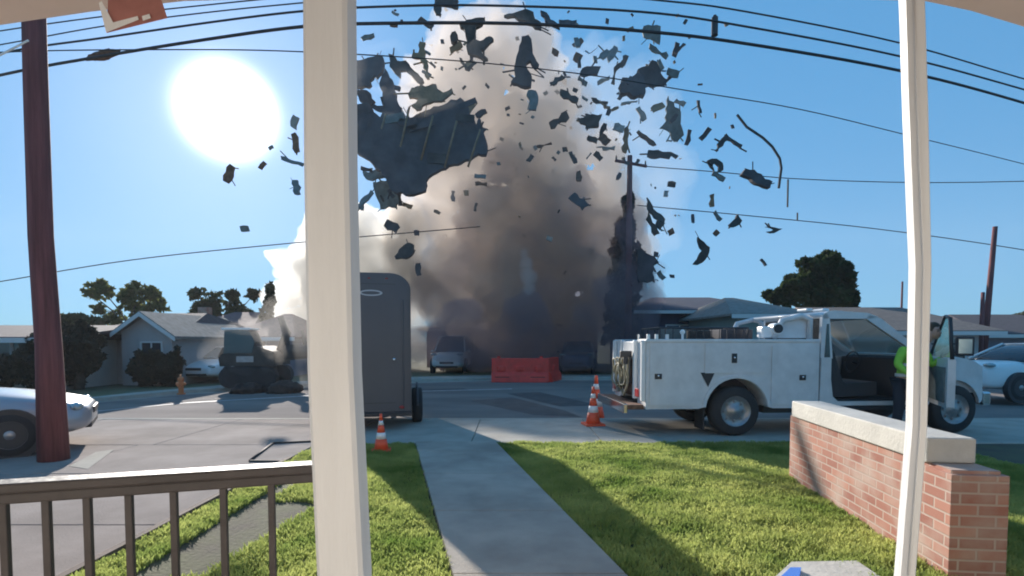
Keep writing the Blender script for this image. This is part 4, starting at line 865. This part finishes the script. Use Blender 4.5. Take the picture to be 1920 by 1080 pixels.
smoke('low_smoke', 'low dark smoke rolling over the parked vehicles behind the barrier', [(790, 650, 38), (840, 640, 48), (900, 640, 52), (960, 640, 50), (1020, 640, 50), (1080, 645, 50), (1140, 645, 46), (1180, 655, 36), (870, 600, 45), (990, 600, 50), (1100, 605, 45), (1190, 610, 42), (1198, 560, 38), (1188, 505, 40), (1184, 450, 34), (1150, 560, 45), (1186, 400, 24)], 25.2, volmat('low_smoke_volume', .75, (.42, .34, .38), .2), seed=8, vox=.16, amp=.5, depth=.6)
smoke('debris_veil', 'thin smoke veil added to lower the contrast of the flying debris', [(720, 150, 70), (760, 250, 90), (860, 180, 80), (950, 120, 80), (1050, 160, 90), (1150, 160, 80), (1220, 230, 70), (1180, 330, 80), (1080, 300, 90), (950, 260, 90), (860, 330, 80), (1230, 400, 50)], 23.4, volmat('debris_veil_volume', .035, (.86, .84, .84), .3), vox=.3, seed=9, depth=.55)  # veil added before the debris; its sun scatter softens their contrast
smoke('ground_dust', 'thin bright dust blowing over the excavator and left houses', [(540, 610, 50), (500, 640, 45), (450, 650, 40), (560, 670, 50), (400, 660, 30), (600, 640, 60)], 18.0, volmat('ground_dust_volume', .07, (.92, .88, .84), .5), vox=.15, amp=.5, seed=10, depth=.8)
tag(smoke('pale_puff', 'small pale puff inside the dark smoke', [(990, 520, 13), (988, 494, 9), (994, 542, 9), (984, 475, 6)], 24.0, volmat('pale_puff_volume', .5, (.98, .86, .80), .0), vox=.1, amp=.3, seed=5))

hz = MB().b2((-260, -30, -1.2), (260, 300, 60)).build('haze', volmat('glare_haze_volume', .0006, (.86, .88, .92), .2), None); tag(hz, 'thin added haze standing in for glare', 'haze', kind='stuff')  # haze box added to wash out contrast the way glare does
# ------------------------------------------------------------------ debris
DG = 'debris flying from the blast'
def deb(kind, label, pts, Y, th=.18, m=None, cat='debris', tilt=None, rough=True):
    """closed outline in the picture plane, given a real distance, thickness and tilt"""
    cx = sum(p[0] for p in pts)/len(pts); cy_ = sum(p[1] for p in pts)/len(pts); c = at(cx, cy_, Y)
    loc = [at(x, y, Y)-c for x, y in pts]
    if rough:                                           # splintered edges
        q = []
        for a, b_ in zip(loc, loc[1:]+loc[:1]):
            q.append(a); L = (b_-a).length; n = int(L/.22)
            for k in range(1, n+1):
                t_ = k/(n+1); d_ = (b_-a).normalized(); q.append(a.lerp(b_, t_)+Vector((-d_.z, 0, d_.x))*random.uniform(-.07, .09)*min(1, L*1.5))
        loc = q
    tx = random.uniform(-.5, .5) if tilt is None else tilt; tz = random.uniform(-.5, .5) if tilt is None else tilt
    mb = MB(); A = sum((p-q).length for p, q in zip(loc, loc[1:]+loc[:1]))
    if rough and A > 1.6:                                # broken sticks and torn strips still attached
        for _ in range(int(min(14, A*1.1))):
            p = random.choice(loc); d_ = Vector((p.x, 0, p.z)).normalized(); d_ = (d_+Vector((random.uniform(-.9, .9), random.uniform(-.5, .5), random.uniform(-.9, .9)))).normalized()
            L_ = random.uniform(.12, .5)*min(1.6, A/5+.4); q = p*.9; c_ = q+d_*L_*.5+Vector((0, q.x*0, 0)); rot = d_.to_track_quat('X', 'Z').to_matrix()
            mb.box((c_.x, c_.y+c_.x*tz+c_.z*tx, c_.z), (L_, random.uniform(.03, .10), random.uniform(.02, .05)), rot=rot)
    mb.prism([(v.x, v.z) for v in loc], lambda x, z: (x, -th/2 + x*tz + z*tx, z), lambda x, z: (x, th/2 + x*tz + z*tx, z))
    o = mb.build(kind, m or random.choice([M['deb'], M['deb2'], M['debg'], M['deb3'], M['rust'], M['debl']]), None, fix=True); o.location = c
    return tag(o, label, cat, DG)
def pk(x, y, L, W, a):
    a = R(a); ca, sa = math.cos(a), math.sin(a); f = random.uniform(.75, 1.1)
    return [(x+u*ca-v*sa, y+u*sa+v*ca) for u, v in ((-L/2, -W/2), (L/2, -W/2*f), (L/2*random.uniform(.85, 1.05), W/2), (-L/2*f, W/2*f))]
def line(pts, w_):
    L_ = []; R_ = []
    for i, p in enumerate(pts):
        a = Vector(pts[max(i-1, 0)]); b_ = Vector(pts[min(i+1, len(pts)-1)]); d_ = (b_-a).normalized(); n_ = Vector((-d_.y, d_.x))*w_/2
        L_.append((p[0]+n_.x, p[1]+n_.y)); R_.append((p[0]-n_.x, p[1]-n_.y))
    return L_+R_[::-1]
T2, PW, SG, CH = M['deb2'], M['deb3'], M['debg'], M['deb']
RS = deb('roof_section', 'huge torn dark roof section, largest piece of the debris', [(668, 205), (690, 196), (702, 214), (716, 225), (722, 200), (712, 160), (722, 128), (736, 150), (752, 205), (762, 226), (775, 222), (806, 205), (838, 190), (862, 178), (873, 190), (885, 215), (892, 238), (898, 215), (903, 238), (912, 262), (911, 288), (896, 287), (872, 300), (836, 318), (812, 330), (801, 343), (800, 362), (770, 372), (742, 366), (728, 340), (706, 318), (684, 300), (660, 280)], 24.5, .35, T2, 'roof section', tilt=.12)
for k in range(6):
    a_ = Vector((-3.1+k*1.05, -.32, -.9-.15*k+random.uniform(-.2, .2))); b_ = a_+Vector((.55, -.02, 2.0+random.uniform(-.5, .6)))
    MB().path([a_, b_], .055, 4).build('rafter', PW, RS)
for k in range(9):
    p = Vector((random.uniform(-2.5, 2.6), -.31, random.uniform(-1.4, 1.2)))
    MB().box(p, (random.uniform(.5, 1.3), .05, random.uniform(.2, .5)), rot=Matrix.Rotation(random.uniform(-.6, .6), 3, 'Y')).build('torn_felt', random.choice([T2, CH, SG]), RS)
deb('roof_section', 'ragged dark roof flap left above the huge roof section', [(662, 118), (690, 108), (716, 102), (718, 128), (707, 148), (702, 142), (694, 168), (664, 168)], 25.5, .25, T2, 'roof section', tilt=.2)
deb('roof_shingles', 'brown splintered shingle strip on top edge of the huge roof section', [(768, 184), (775, 172), (805, 163), (818, 158), (820, 166), (830, 171), (846, 160), (848, 166), (836, 178), (820, 188), (800, 196), (782, 210), (774, 204), (786, 190), (770, 190)], 24.2, .2, PW)
deb('roof_shard', 'torn strip hanging under the lower left of the huge roof section', [(675, 312), (690, 322), (735, 318), (742, 336), (700, 340), (680, 328)], 24.8, .2, SG)
deb('roof_shard', 'upright grey flap below the huge roof section near the post', [(700, 342), (740, 338), (750, 362), (744, 392), (728, 386), (712, 390)], 26.5, .2, SG)
deb('timber_shard', 'small dark shard beneath the upright grey flap', pk(749, 370, 30, 8, 82), 24.6, .12, CH)
deb('timber_plank', 'teal grey plank slanting against the wide post edge', pk(682, 378, 52, 9, -52), 24, .12, SG)
deb('roof_shard', 'dark knot of boards just left of the huge roof section', [(668, 175), (688, 170), (702, 188), (694, 198), (676, 192)], 25, .2, T2)
deb('twisted_frame', 'twisted dark window frame above the brown shingle strip', [(730, 105), (740, 107), (746, 117), (760, 112), (770, 125), (783, 135), (794, 150), (789, 156), (775, 146), (762, 134), (752, 137), (753, 150), (742, 142), (733, 130)], 25, .15, CH)
deb('timber_shard', 'small dark lump below the twisted window frame', pk(742, 165, 16, 11, 10), 25, .15)
deb('splintered_beam', 'Y-shaped splintered beam falling left of the smoke top', [(787, 76), (798, 80), (797, 108), (804, 125), (807, 152), (802, 152), (795, 122), (786, 110), (771, 105), (773, 98), (784, 99)], 24.5, .15, PW)
deb('bent_board', 'right-angled board cut by the top edge of the view', [(818, -8), (858, -8), (858, 14), (846, 12), (828, 12), (828, 35), (819, 35), (816, 8)], 24, .15, CH)
deb('timber_plank', 'short dark plank touching the thick cable above the beige smoke', pk(799, 43, 30, 9, 35), 24, .12, CH)
deb('timber_shard', 'tiny flat shard on the thick cable near the wide post', pk(738, 47, 15, 6, 0), 24, .1)
deb('timber_shard', 'faint tiny shard between the two cables near the wide post', pk(741, 25, 14, 5, 22), 28, .1, SG)
deb('timber_plank', 'flat slat high up just right of the wide post', pk(689, 70, 28, 6, -5), 24, .1, SG)
deb('round_chunk', 'round dark chunk between the falling beam and the T-shaped wreck', [(844, 70), (848, 64), (855, 64), (859, 71), (857, 79), (850, 81), (845, 77)], 24, .3, CH)
deb('wall_wreck', 'large T-shaped wreck of wall hanging from the thick cable height', [(860, 43), (910, 42), (905, 51), (893, 55), (890, 75), (900, 80), (918, 74), (926, 80), (912, 90), (902, 95), (915, 112), (907, 112), (893, 103), (876, 95), (876, 76), (872, 58)], 24, .25, CH)
deb('bent_board', 'V-shaped bent strip under the T-shaped wreck', [(861, 108), (866, 110), (877, 126), (890, 117), (894, 120), (880, 133), (872, 130)], 24, .1, CH)
deb('ragged_panel', 'long ragged wreck lying across the thick cable above the smoke', [(945, 33), (970, 25), (986, 19), (1000, 24), (1003, 37), (1015, 44), (1015, 55), (1003, 53), (985, 41), (965, 33)], 24, .2, CH)
deb('ragged_panel', 'slanting dark board right of the long ragged wreck', [(1013, 22), (1025, 25), (1032, 38), (1045, 44), (1050, 54), (1036, 50), (1022, 42)], 24, .15, T2)
deb('ragged_panel', 'flat dark board resting on the thick cable, rightmost of three there', pk(1063, 43, 34, 12, 18), 24, .15, T2)
deb('hooded_wreck', 'tall hooded dark wreck in the middle of the pale smoke top', [(978, 78), (990, 78), (997, 95), (1002, 115), (1010, 128), (1004, 132), (994, 118), (985, 124), (995, 140), (996, 160), (985, 160), (970, 152), (958, 147), (967, 140), (966, 118), (972, 100)], 24, .3, T2)
deb('grey_panel', 'grey green rounded panel below the hooded wreck', [(990, 170), (1005, 170), (1009, 180), (1009, 193), (1005, 208), (991, 208)], 24, .15, SG)
deb('timber_plank', 'dark plank right of the grey green rounded panel', pk(1066, 181, 38, 11, 20), 24, .15, CH)
deb('timber_plank', 'slanting short plank above right of the grey green panel', pk(1045, 151, 30, 10, -40), 24, .12, CH)
for lab, a in (('tiny shard right of the hooded wreck top', (1041, 98, 14, 8, 15)), ('upright tapered shard below the three boards on the cable', (1082, 80, 22, 8, 80)), ('small greenish lump under the upright tapered shard', (1083, 108, 15, 13, 30)),
 ('faint small scrap left of the kite-shaped piece', (1116, 112, 13, 7, 85)), ('thin scrap below the dark flat tile', (1092, 152, 20, 7, 25)), ('thin scrap between the dark tile and the bracket piece', (1132, 151, 22, 6, -15)),
 ('thin level sliver left of the dark box panel underside', (1125, 191, 32, 4, 0)), ('second thin level sliver under the dark box panel', (1180, 192, 28, 3, 2)), ('tiny scrap under the thin level slivers', (1138, 202, 14, 5, -8)),
 ('grey slat slanting down below the dark box panel', (1202, 214, 27, 8, 62)), ('small faint slat right of the large torn panel cluster', (1275, 193, 20, 6, 30)), ('small upright slat alone in blue sky', (1311, 200, 25, 7, 85))):
    deb('debris_scrap', lab, pk(*a), random.uniform(24, 30), .1)
deb('flat_tile', 'dark flat tile shaped like a parallelogram under the cables', [(1092, 127), (1126, 127), (1120, 142), (1087, 140)], 25, .12, T2)
deb('kite_scrap', 'grey kite-shaped piece with a tail above the flat tile', [(1128, 98), (1140, 97), (1152, 82), (1159, 86), (1153, 105), (1146, 114), (1140, 122), (1137, 106)], 27, .1, SG)
deb('torn_panel', 'torn square panel overlapped by the thick cable at right', [(1207, 48), (1236, 55), (1236, 85), (1220, 72), (1208, 66)], 27, .1, SG)
deb('timber_plank', 'thin slanting strip below the torn square panel', pk(1234, 97, 42, 7, 25), 27, .1, SG)
deb('bent_board', 'small bracket-shaped piece left of the dark box panel', [(1150, 129), (1166, 121), (1167, 126), (1156, 133), (1154, 155), (1147, 153)], 26, .1, CH)
deb('box_panel', 'dark box-like panel, biggest piece right of the smoke', [(1164, 152), (1180, 151), (1192, 140), (1205, 143), (1211, 160), (1208, 180), (1160, 180)], 24.5, .4, T2)
deb('torn_panel', 'spiky dark wreck attached right of the box panel', [(1195, 132), (1214, 128), (1220, 118), (1235, 128), (1242, 145), (1250, 150), (1262, 136), (1263, 143), (1248, 158), (1212, 159)], 25, .25, T2)
deb('brown_panel', 'brown trapezoid panel at the smoke edge', [(1085, 221), (1128, 217), (1122, 240), (1102, 240)], 25, .2, CH)
deb('timber_plank', 'short dark plank left of the brown trapezoid panel', pk(1048, 226, 36, 11, -25), 25, .15, CH)
deb('torn_panel', 'tall torn grey sheet high right of the far pole', [(1250, 184), (1262, 205), (1273, 215), (1274, 235), (1281, 255), (1272, 264), (1261, 257), (1257, 245), (1240, 236), (1250, 225), (1247, 205)], 27, .12, SG)
for lab, a in (('dark lump right of the brown trapezoid panel', (1160, 240, 20, 13, 20)), ('long upright splinter above the far pole crossarm', (1172, 262, 48, 8, 90)), ('grey lump at the smoke edge above the crossarm', (1133, 262, 22, 14, 40)),
 ('flat scrap left of the far pole crossarm', (1141, 278, 24, 8, 0)), ('hooked thin strip right of the long upright splinter', (1212, 260, 44, 5, 45)), ('dark ragged piece right of the far pole top', (1236, 290, 42, 12, 12)),
 ('small upright piece inside the beige smoke', (1085, 330, 24, 9, 88)), ('dark slanted block inside the beige smoke', (1085, 378, 38, 16, 50)), ('small scrap left of the far pole shaft', (1160, 331, 16, 6, -70)),
 ('small scrap between cypress top and blue sky', (1259, 346, 15, 8, 5)), ('smaller scrap under the scrap beside the cypress top', (1249, 363, 12, 8, 100)), ('faint thin sliver in the beige smoke middle', (1020, 272, 30, 4, -20)), ('small dark hook in the beige smoke middle', (994, 297, 16, 9, -60)),
 ('faint flat scrap under the huge roof section right corner', (902, 345, 22, 6, 0)), ('round small scrap under the huge roof section right side', (874, 362, 10, 9, 0))):
    deb('debris_scrap', lab, pk(*a), 24.6 if a[0] < 1100 else random.uniform(24.5, 27), .12)
deb('branch_wreck', 'tangle of dark sticks right beside the cypress', [(1211, 372), (1218, 380), (1224, 396), (1240, 401), (1249, 410), (1246, 422), (1238, 431), (1229, 420), (1232, 412), (1216, 400)], 24.5, .15, CH)
deb('timber_plank', 'dark plank leaning below the tangle of sticks', pk(1223, 423, 40, 10, 56), 24.5, .15, CH)
deb('roof_section', 'dark roof corner jutting from the cypress side', [(1192, 468), (1222, 479), (1236, 492), (1225, 499), (1222, 528), (1196, 532)], 25.2, .3, CH, 'roof section')
deb('bent_board', 'inverted V of boards high in the blue sky', [(1338, 284), (1359, 254), (1364, 248), (1392, 272), (1388, 279), (1364, 262), (1342, 287)], 25, .12, CH)
deb('ring_scrap', 'curled dark scrap with a hook below the inverted V', [(1325, 302), (1335, 297), (1345, 296), (1357, 304), (1356, 319), (1346, 323), (1347, 312), (1340, 306), (1334, 312), (1337, 323), (1330, 316)], 25, .12, CH)
deb('dark_block', 'solid navy black block tumbling, rightmost large piece', [(1393, 325), (1401, 314), (1425, 328), (1430, 339), (1441, 345), (1436, 357), (1415, 346), (1407, 334)], 24.5, .3, T2)
deb('long_strip', 'long thin curved strip arching at the right of the debris', line([(1382, 215), (1400, 238), (1430, 258), (1448, 275), (1462, 297), (1465, 315), (1460, 353)], 4), 25, .06, CH, rough=False, tilt=0)
deb('thin_rod', 'thin vertical rod right of the long curved strip', line([(1477, 337), (1477, 388)], 3), 25, .06, CH, rough=False)
deb('thin_rod', 'very short thin rod, rightmost piece of debris', line([(1495, 399), (1495, 413)], 2.4), 25, .05, CH, rough=False)
deb('pipe_wreck', 'dumbbell-shaped dark wreck in the lower right sky', [(1365, 422), (1374, 414), (1380, 409), (1385, 400), (1391, 414), (1386, 421), (1374, 427), (1366, 427)], 25, .15, CH)
deb('bent_board', 'bold bracket-shaped piece low in the sky above the dark house', [(1307, 445), (1318, 455), (1328, 465), (1326, 480), (1310, 496), (1303, 495), (1310, 480), (1316, 470), (1309, 458)], 24.5, .15, CH)
deb('forked_strip', 'small forked strip left above the round dark tree', [(1436, 425), (1452, 427), (1464, 430), (1452, 437), (1438, 434), (1450, 431)], 25, .08, CH)
for lab, a in (('small dark hook upper left of the inverted V', (1322, 251, 22, 9, -50)), ('flat blade under the curled dark scrap', (1347, 331, 27, 8, 25)), ('upright leaf-shaped scrap left of the dumbbell wreck', (1335, 376, 22, 8, 80)), ('thin faint upright sliver left of the dumbbell wreck', (1299, 410, 18, 4, 95)),
 ('slanting sliver above left of the dumbbell wreck', (1346, 405, 22, 6, 38)), ('tiny scrap below the slanting sliver', (1343, 437, 10, 8, 40)), ('small square scrap right of the leaning dark plank', (1258, 435, 11, 10, 60)), ('faint sliver just above the round dark tree', (1431, 492, 15, 5, 60)),
 ('small dot of debris above the jutting roof corner', (1230, 477, 9, 9, 10)), ('small dark strip right of the jutting roof corner', (1240, 516, 18, 7, 48)), ('tiny dot right of the jutting roof corner', (1260, 518, 8, 7, 0)),
 ('curved grey shard below the sun glare', (430, 326, 34, 8, -62)), ('small shard right of the curved grey shard', (492, 311, 17, 7, -45)), ('tiny fleck at the edge of the sun glare', (508, 277, 10, 5, -20)), ('lone small fleck low in the sky below the sun', (459, 429, 12, 9, -10)),
 ('upright scrap along the left edge of the wide post, topmost', (553, 230, 22, 9, 110)), ('upright scrap along the left edge of the wide post, second', (554, 268, 34, 10, 80)), ('bent grey flap poking out left of the wide post', (548, 303, 40, 8, 12)), ('upright scrap left of the wide post, lowest', (556, 352, 30, 9, 75)),
 ('dark plank over the white smoke near the trailer', (735, 425, 28, 14, 32)), ('dark small scrap between white and beige smoke', (781, 437, 11, 10, 0)), ('small upright scrap right of the hexagonal block', (785, 505, 22, 9, 85)), ('small dark fleck in the dark smoke', (1030, 447, 12, 8, 20))):
    deb('debris_scrap', lab, pk(*a), 24.3, .12)
deb('hexagonal_block', 'hexagonal dark block above the grey trailer', [(742, 482), (750, 468), (765, 455), (775, 458), (776, 471), (762, 486), (744, 487)], 24, .25, CH)
# the smallest flecks: nothing tells them apart
rf_ = random.Random(11); k = 0
while k < 95:
    x = rf_.gauss(1000, 220); y = rf_.gauss(200, 130)
    if x < 690 or x > 1480 or y < 12 or y > 540 or (x < 920 and y > 170) or math.hypot((x-1000)/430, (y-200)/330) > 1: continue
    k += 1; L = rf_.uniform(4, 11); deb('debris_fleck', 'tiny dark fleck, one of the smallest scraps thrown up around the smoke', pk(x, y, L, L*rf_.uniform(.3, .9), rf_.uniform(0, 180)), rf_.uniform(24, 31), .06, rf_.choice([CH, T2, SG, PW]))
k = 0
while k < 46:
    if k < 24: x = rf_.uniform(668, 905); y = rf_.uniform(70, 400)
    else: x = rf_.uniform(1060, 1290); y = rf_.uniform(90, 320)
    if k < 24 and 735 < x < 890 and 215 < y < 325: continue
    k += 1; L = rf_.uniform(12, 26)
    deb('splinter', 'jagged splinter, one of the dark swarm around the roof sections' if k <= 24 else 'jagged splinter, one of the grey swarm around the dark box panel', pk(x, y, L, L*rf_.uniform(.18, .5), rf_.uniform(0, 180)), rf_.uniform(23.6, 27), .1, rf_.choice([CH, T2, SG, PW]))
